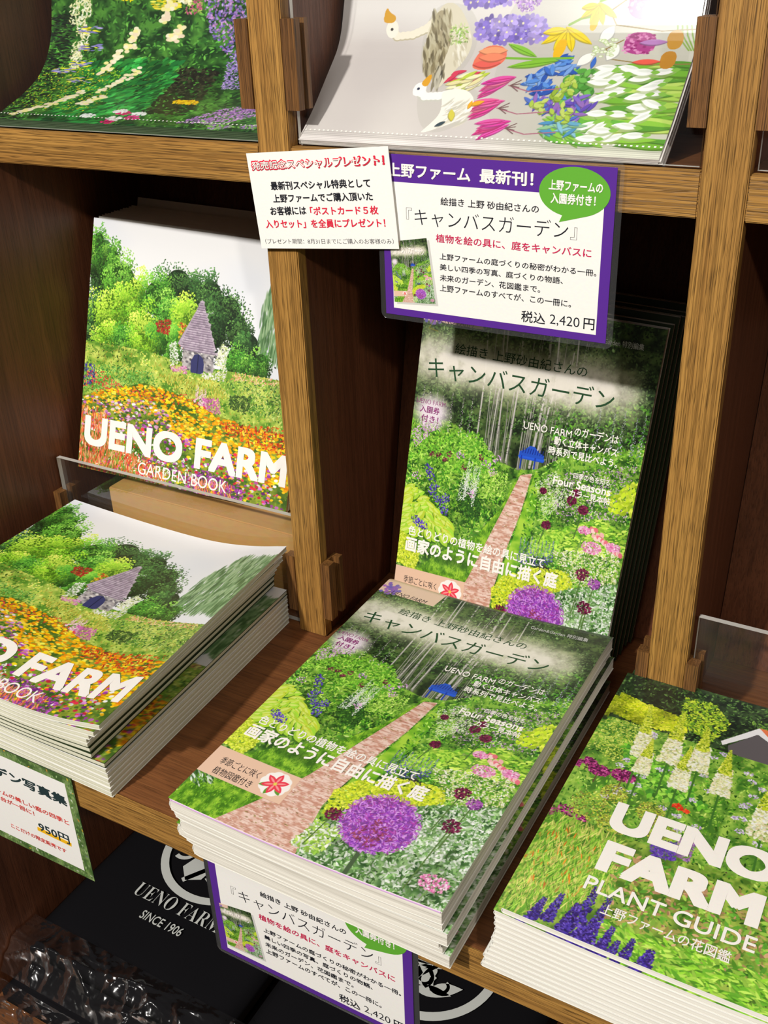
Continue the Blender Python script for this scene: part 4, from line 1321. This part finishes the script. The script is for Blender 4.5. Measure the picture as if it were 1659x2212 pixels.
WHERE = ['at the bottom, sixth', 'fifth', 'fourth', 'third', 'second', 'top']
for k in range(nC):
    D = lyingC(k)
    lab = 'garden path magazine lying face up on top of the middle flat pile, big purple flower' if k == nC - 1 else 'magazine lying %s from the top in the middle flat pile' % WHERE[k]
    r, c_ = magazine((.5, -.4, .001 + k * tC), D, WC, LC, tC - .002, lab, 'garden path magazines in the middle flat pile', PAGES, COVW, 20, 12)
    if k == nC - 1:
        V, F, _ = slab(D, .006, WC - .004, -.0012, .02, tC - .0062, tC - .0040, 20, 1)
        obj('endpaper', V, F, LILAC, r)
    if k == nC - 1:
        picture('cover_picture', ART['path'], c_, D, WC, LC, tC - .002 + .0006, GLOSS)
        cover_text_path(D, WC, tC - .002, c_)
    else:
        # strip of the picture that shows beyond the copy above
        picture('cover_picture', ART['path'], c_, D, WC, LC, tC - .002 + .0006, GLOSS, step=3)

# --- left bay: kraft box with upright tower magazines on it
WT, LT, TT = 0.812, 0.845, 0.016
KB = empty('kraft_box', (-.53, .27, 0.0))
tag(KB, 'plain kraft cardboard box behind the low acrylic, raising the upright tower magazines', 'box')
MB().box(-.932, -.128, .098, .40, .001, .276, bev=.004).obj('box_body', KRAFT, KB)
Ot, Ut, Vt = np.array([-1.062, .1, .328]), np.array([.800, .097, -.046]), np.array([-.016, .25, .804])
D, N = standing(Ot, Ut, Vt, TT)
root, cv = magazine((-.65, .15, .345), D, WT, LT, TT, 'upright magazine with stone tower and flower meadow cover on the kraft box, frontmost', 'upright tower magazines')
picture('cover_picture', ART['tower'], cv, D, WT, LT, TT + .0006, GLOSS)
cover_text_tower(D, WT, TT, cv)
for k in range(13):
    off = np.array([0, .0185 + .0147 * k + (.022 if k == 12 else 0), .001 * (k % 3) + .002 + (.022 if k == 12 else 0)])
    Dk, _ = standing(Ot + off, Ut, Vt, TT * .82)
    magazine((-.65, .15 + off[1], .345), Dk, WT, LT, TT * .8, 'upright tower magazine, %s one behind the front copy in the left bay' % ORD[k], 'upright tower magazines', PAGES, COVW, 3, 2)

# --- left bay: the flat pile of tower magazines, its top copies lifting at the right edge
nT = 14
HT = 0.232


def lyingT(k):
    f = k / (nT - 1)
    t0 = HT / nT
    grp = k >= 7
    # corners: front left, front right, back right, back left
    g = (k - 7) / 6 if grp else 0
    FL = np.array([-1.000 - .03 * (1 - f), -.835 - .015 * f])
    FR = np.array([(-.113 + .012 * f) if not grp else (-.143 + .082 * g ** 3), -.842 - .006 * k % .004 - .036 * f * f])
    BR = np.array([(-.148 + .004 * f) if not grp else (-.192 + .060 * g ** 2), .018 + .0 * f])
    BL = np.array([-1.020 - .03 * (1 - f), .020])
    amp = max(0.0, (k - 4) / 9.0)

    def D(u, v, h):
        u, v, h = (np.asarray(q, float) for q in (u, v, h))
        p, q = u / WT2, v / LT2
        xy = (FL * ((1 - p) * (1 - q))[..., None] + FR * (p * (1 - q))[..., None] + BR * (p * q)[..., None] + BL * ((1 - p) * q)[..., None])
        prof = -.011 * np.sin(np.pi * np.clip(p / .95, 0, 1)) ** 1.0 + .034 * np.clip((p - .62) / .38, 0, 1) ** 2
        lift = .020 * np.clip((p - .5) / .5, 0, 1) ** 2 * (1 if k == nT - 1 else 0) + (.012 * (1 - p) * amp)
        z = .0008 + k * t0 + h + amp * prof + lift
        return np.concatenate([xy, z[..., None]], -1)
    return D


WT2, LT2 = .90, .87
for k in range(nT):
    D = lyingT(k)
    th = HT / nT - .0012
    top = k == nT - 1
    lab = 'tower and meadow magazine on top of the left flat pile, its right edge curling up' if top else 'tower magazine lying %s from the top in the left flat pile' % ('at the very bottom, fourteenth' if k == 0 else ORD[nT - 1 - k])
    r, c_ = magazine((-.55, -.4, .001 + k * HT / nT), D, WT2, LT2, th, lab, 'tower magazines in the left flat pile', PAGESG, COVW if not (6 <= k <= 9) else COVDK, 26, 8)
    if top:
        picture('cover_picture', ART['tower'], c_, D, WT2, LT2, th + .0006, GLOSS)
        cover_text_tower(D, WT2, th, c_, cuts=14)
    elif k in (6, 9, 10, 12):
        picture('cover_picture', ART['tower'], c_, D, WT2, LT2, th + .0006, GLOSS, step=4, gain=.92)

# --- right bay: the flat pile of plant guides
nP, HP = 13, 0.190
WP, LP = .62, .87


def lyingP(k):
    f = k / (nP - 1)
    x0 = .922 + .026 * f + [.0, .003, .0, .006, .008, .012, .008, .010, .010, .006, .004, .0, .014][k]
    y0 = -.858 + .006 * f

    def D(u, v, h):
        u, v, h = (np.asarray(q, float) for q in (u, v, h))
        s = -.009 * np.sin(np.pi * np.clip(u / WP, 0, 1)) * f ** 1.5 * (0.35 if k == nP - 1 else 1)
        z = .0008 + k * HP / nP + h + s
        return np.stack([x0 + u + 0 * h + 0 * v, y0 + v + 0 * u + 0 * h, z], -1)
    return D


for k in range(nP):
    D = lyingP(k)
    th = HP / nP - .0010
    top = k == nP - 1
    lab = 'plant guide with pale flower spires on top of the right flat pile' if top else 'plant guide lying %s from the top in the right flat pile' % ('at the very bottom, thirteenth' if k == 0 else ORD[nP - 1 - k])
    r, c_ = magazine((1.25, -.42, .001 + k * HP / nP), D, WP, LP, th, lab, 'plant guides in the right flat pile', PAGESM, COVW, 16, 4)
    if top or k == nP - 2:
        picture('cover_picture', ART['spires'], c_, D, WP, LP, th + .0006, GLOSS, step=1 if top else 3)
    if top:
        s = 1.129
        ink('title_lettering', [('UENO', (.164 * s * WP, .300, .752 * WP, .390), .05), ('FARM', (.186 * s * WP, .182, .655 * s * WP, .270), .05), ('PLANT GUIDE', (.180 * s * WP, .122, .664 * s * WP, .160), .008), ('上野ファームの花図鑑', (.252 * s * WP, .078, .612 * s * WP, .107), .014)], WHITEINK, c_, D, th + .0014, 8)

# ------------------------------------------------------------------ paper signs
def flat_map(O, Uv, Vv):
    O, Uv, Vv = (np.array(x, float) for x in (O, Uv, Vv))
    N = np.cross(Uv, Vv)
    N = N / np.linalg.norm(N)

    def D(u, v, h):
        u, v, h = (np.atleast_1d(np.asarray(q, float)) for q in (u, v, h))
        return O + u[:, None] * Uv + v[:, None] * Vv + h[:, None] * N
    return D


def rounded(x0, y0, x1, y1, rx, ry, n=6):
    P = []
    for cx, cy, a0 in ((x1 - rx, y1 - ry, 0), (x0 + rx, y1 - ry, 90), (x0 + rx, y0 + ry, 180), (x1 - rx, y0 + ry, 270)):
        for k in range(n + 1):
            a = math.radians(a0 + 90 * k / n)
            P.append((cx + rx * math.cos(a), cy + ry * math.sin(a)))
    return P


def plate(name, poly, h0, h1, mat, parent, D):
    mb = MB()
    mb.prism(poly, h0, h1, lambda a, b, d: tuple(D(a, b, d)[0]))
    return mb.obj(name, mat, parent)


def purple_sign(O, label):
    """laminated shelf sign, u,v in 0..1 over its 0.568 x 0.384 print"""
    D = flat_map(O, (.568, 0, 0), (0, 0, .384))
    root = empty('laminated_sign', tuple(np.array(O) + [.28, 0, .19]))
    tag(root, label, 'sign', 'purple framed price signs')
    pr = plate('purple_print', [(0, 0), (1, 0), (1, 1), (0, 1)], 0, .0012, PURPLE, root, D)
    plate('white_panel', [(.040, .045), (.958, .045), (.958, .838), (.040, .838)], .0013, .0016, PAPER, root, D)
    bub = [(.838 + .142 * math.cos(t), .853 + .138 * math.sin(t)) for t in np.linspace(0, 2 * math.pi, 40, endpoint=False)]
    bub = [p for p in bub if not (p[1] < .745 and .795 < p[0] < .88)]
    # speech tail at the lower side
    i = min(range(len(bub)), key=lambda k: abs(bub[k][0] - .795) + abs(bub[k][1] - .73))
    bub.insert(i + 1, (.782, .682))
    plate('green_bubble', bub, .0017, .0022, BUBBLE, root, D)
    h = .0019
    ink('heading_lettering', [('上野ファーム', (.030, .868, .405, .950), .03), ('最新刊！', (.445, .868, .672, .950), .03)], WHITEINK, root, D, h + .0002)
    ink('bubble_lettering', [('上野ファームの', (.735, .858, .950, .915), .03, 0), ('入園券付き！', (.745, .785, .925, .845), .03)], WHITEINK, root, D, .0026)
    ink('black_lettering', [('絵描き 上野 砂由紀さんの', (.272, .722, .698, .768), .004), ('『キャンバスガーデン』', (.112, .588, .858, .690), -.008),
                            ('上野ファームの庭づくりの秘密がわかる一冊。', (.266, .392, .945, .432), .004), ('美しい四季の写真、庭づくりの物語、', (.266, .326, .810, .366), .004), ('未来のガーデン、花図鑑まで。', (.266, .258, .716, .300), .004), ('上野ファームのすべてが、この一冊に。', (.266, .192, .849, .236), .004),
                            ('税込', (.638, .066, .742, .138), .006), ('2,420', (.762, .068, .888, .136), -.004), ('円', (.905, .072, .950, .140), .006)], INK, root, D, h)
    ink('red_lettering', [('植物を絵の具に、庭をキャンバスに', (.249, .496, .920, .548), .010)], PINKINK, root, D, h)
    # little picture of the magazine
    q = [np.array(p) for p in ((.045, .085), (.245, .105), (.205, .515), (.030, .470))]
    plate('picture_shadow', [tuple(p + np.array([.012, -.012])) for p in q], .0017, .0018, plain('pale_grey_ink', rgb(206, 204, 198), .6), root, D)

    def Dq(u, v, hh):
        u, v, hh = (np.asarray(x, float) for x in (u, v, hh))
        P = q[0] * ((1 - u) * (1 - v))[:, None] + q[1] * (u * (1 - v))[:, None] + q[2] * (u * v)[:, None] + q[3] * ((1 - u) * v)[:, None]
        return D(P[:, 0], P[:, 1], hh)
    picture('magazine_picture', ART['path'], root, Dq, 1, 1, .0021, MATTP, step=4)
    ink('tiny_white_lettering', [('キャンバスガーデン', (.055, .405, .195, .450), .02)], WHITEINK, root, D, .0026)
    plate('clear_laminate', rounded(-.026, -.034, 1.026, 1.034, .03, .044), -.0012, -.0002, LAMIN, root, D)
    fr = rounded(-.026, -.034, 1.026, 1.034, .03, .044)
    return root


purple_sign((.262, -.0075, 1.078), 'purple framed price sign with green bubble hung on the shelf rail above the upright magazines')
purple_sign((.182, -.8435, -.392), 'purple framed price sign hung below the lower shelf under the middle flat pile')

# white notice, tilted, overlapping the purple sign
cardU, cardV = np.array([.388, 0, .035]), np.array([-.022, 0, .233])
D = flat_map((-.084, -.0165, 1.21), cardU, cardV)
root = empty('notice_card', (.11, -.0165, 1.34))
tag(root, 'white notice card with red outlined heading, tilted over the upright post and purple sign', 'notice card')
plate('card', [(-.036, .0), (1.012, .0), (1.012, 1.008), (-.036, 1.008)], 0, .002, PAPER, root, D)
ink('red_heading', [('発売記念スペシャルプレゼント！', (-.012, .825, .980, .936), .062)], REDINK, root, D, .0024)
ink('white_heading_core', [('発売記念スペシャルプレゼント！', (-.001, .838, .969, .923), .014)], WHITEINK, root, D, .0042)
ink('black_lettering', [('最新刊スペシャル特典として', (.118, .620, .862, .710), .022), ('上野ファームでご購入頂いた', (.120, .490, .868, .578), .022), ('お客様には', (.084, .358, .364, .450), .022), ('（プレゼント期間：8月31日までにご購入のお客様のみ）', (.004, .050, .980, .106), -.004)], INK, root, D, .0024)
ink('red_lettering', [('「ポストカード５枚', (.395, .352, .896, .440), .022), ('入りセット」を全員にプレゼント！', (.030, .220, .936, .312), .022)], REDINK, root, D, .0024)

# grass-framed sign under the left pile
D = flat_map((-.83, -.8415, -.372), (.575, 0, 0), (0, 0, .376))
root = empty('price_sign', (-.54, -.8415, -.18))
tag(root, 'price sign with a green grass border and yellow underlined price, below the left flat pile', 'sign')
Dg = lambda u, v, h: D(np.asarray(u), np.asarray(v), np.asarray(h))
bd = plate('sign_board', [(0, 0), (1, 0), (1, 1), (0, 1)], 0, .002, COVDK, root, D)
picture('grass_border', ART['lawn'], root, Dg, 1, 1, .0024, MATTP)
plate('white_panel', [(.055, .070), (.945, .070), (.950, .925), (.055, .925)], .0026, .003, PAPER, root, D)
ink('title_lettering', [('ガーデン写真集', (.27, .700, .935, .800), .03)], TEALINK, root, D, .0036)
ink('price_lettering', [('950円', (.685, .292, .888, .385), .012)], TEALINK, root, D, .0036)
plate('yellow_marker_line', [(.668, .282), (.893, .278), (.897, .315), (.672, .322)], .0030, .0033, YELLOW, root, D)
ink('red_lettering', [('上野ファームの美しい庭の四季と', (.24, .505, .915, .555), .012), ('舞台が一冊に！', (.40, .432, .675, .480), .012)], ORRED, root, D, .0034)
ink('red_footnote', [('ここだけの限定販売です', (.469, .172, .845, .216), .004)], ORRED, root, D, .0034)

# ------------------------------------------------------------------ plastic picture files slumping behind the acrylic fronts
def file_curve(ctrl, n=40):
    """smooth profile through (y,z) points, resampled evenly by length"""
    P = np.array(ctrl, float)
    t = np.r_[0, np.cumsum(np.hypot(*np.diff(P, axis=0).T))]
    tt = np.linspace(0, t[-1], 400)
    # Catmull-Rom style smoothing
    Y, Z = np.interp(tt, t, P[:, 0]), np.interp(tt, t, P[:, 1])
    k = np.ones(61) / 61
    pad = lambda a: np.r_[2 * a[0] - a[60:0:-1][:30][::1][::-1][::-1], a, 2 * a[-1] - a[-2:-32:-1]]
    Y2, Z2 = np.convolve(pad(Y), k, 'same')[30:-30], np.convolve(pad(Z), k, 'same')[30:-30]
    s = np.r_[0, np.cumsum(np.hypot(np.diff(Y2), np.diff(Z2)))]
    ss = np.linspace(0, s[-1], n)
    return np.c_[np.interp(ss, s, Y2), np.interp(ss, s, Z2)], s[-1]


def make_files(x0, x1, ctrl, art, nsheet, label_front, label_back, group, backmat, vart):
    prof, Ltot = file_curve(ctrl)
    nrm = np.c_[-np.gradient(prof[:, 1]), np.gradient(prof[:, 0])]
    nrm /= np.linalg.norm(nrm, axis=1)[:, None]
    sl = np.linspace(0, Ltot, len(prof))
    for k in range(nsheet):
        # k = 0 is the front sheet
        back = nsheet - 1 - k
        d = .0045 * back
        dx = [0, .004, -.003, .006, .001, .008, -.002, .005][k % 8] * (1 if k else 0)

        def D(u, v, h):
            u, v, h = (np.asarray(q, float) for q in (u, v, h))
            y, z = np.interp(v, sl, prof[:, 0]), np.interp(v, sl, prof[:, 1])
            ny, nz = np.interp(v, sl, nrm[:, 0]), np.interp(v, sl, nrm[:, 1])
            return np.stack([x0 + dx + u, y + ny * (h + d), z + nz * (h + d)], -1)
        V, F, _ = slab(D, 0, x1 - x0, .0, Ltot, 0, .003, 2, 36)
        root = empty('picture_file', ((x0 + x1) / 2, .1, 1.467))
        tag(root, label_front if k == 0 else label_back % ORD[k - 1], 'plastic file', group)
        o = obj('file_sheet', V, F, backmat, root, smooth=False)
        if k == 0:
            # the picture covers the part of the sheet that can be seen, and runs on above it
            Dv = lambda u, v, h: D(u, np.asarray(v) * 1.0, h)
            picture('file_picture', art, root, Dv, x1 - x0, vart, .0036, FILMP)
        dots = MB()
        if k == 0:
            for q in range(70):
                u = (x1 - x0) * (q + .5) / 70
                for vv in (.030,):
                    c = D(np.array([u, u + .005, u + .005, u]), np.array([vv, vv, vv + .004, vv + .004]), np.full(4, .0044))
                    dots.add(c, [(0, 1, 2, 3)])
            dots.obj('edge_weld', WHITEINK, root)


make_files(-1.058, -.112, [(.064, 1.4668), (.10, 1.482), (.17, 1.505), (.275, 1.565), (.34, 1.66), (.375, 1.80), (.42, 2.05)], ART['border'], 7,
           'green garden picture file, frontmost in the upper left bay', 'green plastic picture file, %s one behind the front file in the upper left bay', 'garden picture files', FILEG, .56)
make_files(.010, .905, [(.068, 1.4668), (.112, 1.498), (.19, 1.575), (.275, 1.655), (.31, 1.77), (.35, 1.90), (.41, 2.10)], ART['geese'], 8,
           'milky picture file with geese and spring flowers, frontmost in the upper middle bay', 'milky plastic file, %s one behind the goose file in the upper middle bay', 'goose picture files', FILE, .50)

# ------------------------------------------------------------------ black cotton bags in crackly film on the bottom shelf
def stroke(out, pts, wd, closed=False):
    """flat ribbon of width wd (number or (start,end)) along pts"""
    P = np.array(pts, float)
    n = len(P)
    T = np.gradient(P, axis=0) if not closed else np.roll(P, -1, 0) - np.roll(P, 1, 0)
    T /= np.maximum(np.linalg.norm(T, axis=1), 1e-9)[:, None]
    Nn = np.c_[-T[:, 1], T[:, 0]]
    ww = np.linspace(wd[0], wd[1], n)[:, None] / 2 if isinstance(wd, tuple) else wd / 2
    b = sum(len(x) for x in out[0])
    out[0].append(np.concatenate([P + Nn * ww, P - Nn * ww]))
    m = n if closed else n - 1
    out[1].extend((b + i, b + (i + 1) % n, b + n + (i + 1) % n, b + n + i) for i in range(m))


def fan(out, pts):
    b = sum(len(x) for x in out[0])
    out[0].append(np.array(pts, float))
    out[1].append(tuple(range(b, b + len(pts))))


def arc(cx, cy, r, a0, a1, n=18, r2=None):
    r2 = r if r2 is None else r2
    return [(cx + (r + (r2 - r) * k / n) * math.cos(math.radians(a0 + (a1 - a0) * k / n)), cy + (r + (r2 - r) * k / n) * math.sin(math.radians(a0 + (a1 - a0) * k / n))) for k in range(n + 1)]


def leafshape(x, y, l, wd, ang):
    a = math.radians(ang)
    P = []
    for k in range(9):
        t = k / 8
        P.append((l * t, wd * math.sin(math.pi * t ** .8)))
    for k in range(1, 8):
        t = 1 - k / 8
        P.append((l * t, -wd * math.sin(math.pi * t ** .8)))
    return [(x + p * math.cos(a) - q * math.sin(a), y + p * math.sin(a) + q * math.cos(a)) for p, q in P]


def farm_logo():
    """round garden emblem: ring, tilted spade shaft, twining stems, scrolls, leaves, a bird and a pot; radius 1"""
    o = ([], [])
    stroke(o, arc(0, 0, .95, 0, 360, 64)[:-1], .13, True)
    stroke(o, [(.62, .78), (.40, .30), (-.28, -.74)], .085)
    for s in (0, .10, -.10):
        stroke(o, [(-.62 + .2 * s, .02 + s), (-.30, -.12 + s), (.1, -.10 + s * .6), (.45, .10 + s), (.70, .34 + s * .3)], .045)
    for cx, cy, r, a0, a1 in ((-.55, .55, .16, -60, 260), (-.52, .25, .17, 60, 360), (.58, .52, .13, -40, 270), (.40, .66, .10, 0, 290), (-.58, -.20, .20, -120, 120), (.08, -.34, .18, 90, 380), (.34, -.36, .17, 150, 420), (-.20, .62, .15, 180, 480), (.06, .48, .13, -30, 260)):
        stroke(o, arc(cx, cy, r, a0, a1, 20, r * .45), (.075, .04))
    for x, y, l, wd, an in ((-.30, -.02, .26, .07, 60), (.1, -.12, .22, .06, -70), (.46, .06, .32, .09, -35), (.84, .16, .20, .05, -80), (.80, .22, .22, .05, 40), (.30, .06, .2, .05, 70), (-.70, .40, .26, .06, 40), (-.34, .80, .26, .07, -20), (.04, .78, .26, .06, -80), (-.10, .30, .24, .07, 110), (.92, .05, .18, .05, -10)):
        fan(o, leafshape(x, y, l, wd, an))
    # bird in flight
    fan(o, leafshape(.02, -.56, .52, .09, 12))
    fan(o, leafshape(.16, -.50, .36, .09, 105))
    fan(o, leafshape(.22, -.50, .46, .10, 28))
    # pot
    fan(o, [(-.36, -.26), (-.14, -.16), (.02, -.30), (-.02, -.60), (-.24, -.72), (-.44, -.52)])
    stroke(o, [(-.24, -.22), (-.30, .02), (-.42, .14)], .07)
    return np.concatenate(o[0]), o[1]


LOGO = farm_logo()


def tote(cx, y0, y1, z0, z1, half, label):
    root = empty('tote_bag', (cx, (y0 + y1) / 2, z0))
    tag(root, label, 'tote bag', 'folded black tote bags')
    # soft folded body: rounded front edge, slightly pillowed top
    nx, ny = 24, 20
    V, F = [], []
    for i in range(nx + 1):
        for j in range(ny + 1):
            a, b = i / nx, j / ny
            x = cx - half + 2 * half * a
            y = y0 + (y1 - y0) * b
            e = min(a, 1 - a, b * 1.2) * 10
            drop = (max(0, 1 - e) ** 2) * (z1 - z0) * .38
            V.append((x, y, z1 - drop + .004 * math.sin(9 * a + 5 * b) * math.sin(4 * b + 2 * a)))
    n = len(V)
    V += [(x, y, z0) for x, y, z in V]
    idx = lambda i, j: i * (ny + 1) + j
    for i in range(nx):
        for j in range(ny):
            f = (idx(i, j), idx(i + 1, j), idx(i + 1, j + 1), idx(i, j + 1))
            F.append(f)
            F.append(tuple(n + q for q in f[::-1]))
    ring = [idx(i, 0) for i in range(nx + 1)] + [idx(nx, j) for j in range(1, ny + 1)] + [idx(i, ny) for i in range(nx - 1, -1, -1)] + [idx(0, j) for j in range(ny - 1, 0, -1)]
    for k in range(len(ring)):
        a, b = ring[k], ring[(k + 1) % len(ring)]
        F.append((a, n + a, n + b, b))
    obj('folded_cloth', V, F, BLACKCL, root, smooth=True)
    return root


def top_ink(root, cx, logo_y, z, R):
    Dt = flat_map((cx, 0, z), (1, 0, 0), (0, 1, 0))
    V, F = LOGO
    obj('emblem_print', Dt(V[:, 0] * R, logo_y + V[:, 1] * R, np.full(len(V), .0)), F, LOGOW, root)
    ink('name_print', [('\U0001D414\U0001D404\U0001D40D\U0001D40E \U0001D405\U0001D400\U0001D411\U0001D40C', (-.805 * R, logo_y - 1.30 * R, .805 * R, logo_y - 1.05 * R), -.012), ('SINCE 1906', (-.41 * R, logo_y - 1.60 * R, .35 * R, logo_y - 1.45 * R), .006)], LOGOW, root, Dt, .0)


def crackle(name, parent, x0, x1, ya, yb, za, zb, amp, seed, nx=110, ny=34):
    """crumpled clear film: a flap that runs over the front edge and hangs down"""
    rg = np.random.default_rng(seed)
    A, B = np.meshgrid(np.linspace(0, 1, nx + 1), np.linspace(0, 1, ny + 1), indexing='ij')
    k = np.zeros_like(A)
    for q in range(44):
        # sharp creases: ridges along random lines
        t = rg.random() * math.pi
        c, sn = math.cos(t), math.sin(t)
        px, py = rg.random(), rg.random()
        d = ((A - px) * 4.0 * c + (B - py) * sn)
        al = (-(A - px) * 4.0 * sn + (B - py) * c)
        k += (rg.random() - .35) * np.exp(-np.abs(d) / (.03 + .10 * rg.random())) * np.exp(-(al / (.15 + .5 * rg.random())) ** 2)
    k = np.clip(k, -.5, 1.0) * amp
    k += amp * .10 * rg.random(A.shape)
    V = np.stack([x0 + (x1 - x0) * A, ya + (yb - ya) * B - k * .5, za + (zb - za) * np.clip((B - .45) / .55, 0, 1) ** 1.3 + np.maximum(k, -.15 * amp)], -1).reshape(-1, 3)
    return obj(name, V, grid_faces(nx, ny), POLY, parent)


ZS, ZT = -1.5145, -1.329
b1 = tote(-.625, -.585, .40, ZT - .095, ZT, .452, 'folded black tote bag with white round emblem, under the grass-framed price sign')
top_ink(b1, -.625, .082, ZT + .0115, .255)
crackle('film_bag_front', b1, -1.088, -.14, -.50, -.70, ZT + .012, -1.412, .055, 3)
b2 = tote(.333, -.585, .40, ZT - .095, ZT, .452, 'folded black tote bag with white twining emblem, under the shelf at lower right')
top_ink(b2, .333, .038, ZT + .0115, .255)
crackle('film_bag_front', b2, -.135, .81, -.50, -.70, ZT + .012, -1.412, .055, 5)
b3 = tote(-.62, -.735, .36, ZS, ZT - .097, .44, 'lower black bag in clear film, jutting out under the bag with the round emblem')
crackle('film_bag_front', b3, -1.08, -.17, -.72, -.86, ZT - .085, ZS + .012, .045, 11)
b4 = tote(.345, -.70, .36, ZS, ZT - .097, .44, 'lower black bag in clear film, beneath the bag with the twining emblem')


# ------------------------------------------------------------------ to metres
done = set()
for o in list(COL.objects):
    if o.type in ('LIGHT', 'CAMERA'):
        continue
    o.location = o.location * U
    if o.type == 'MESH' and o.data.name not in done:
        done.add(o.data.name)
        o.data.transform(Matrix.Scale(U, 4))
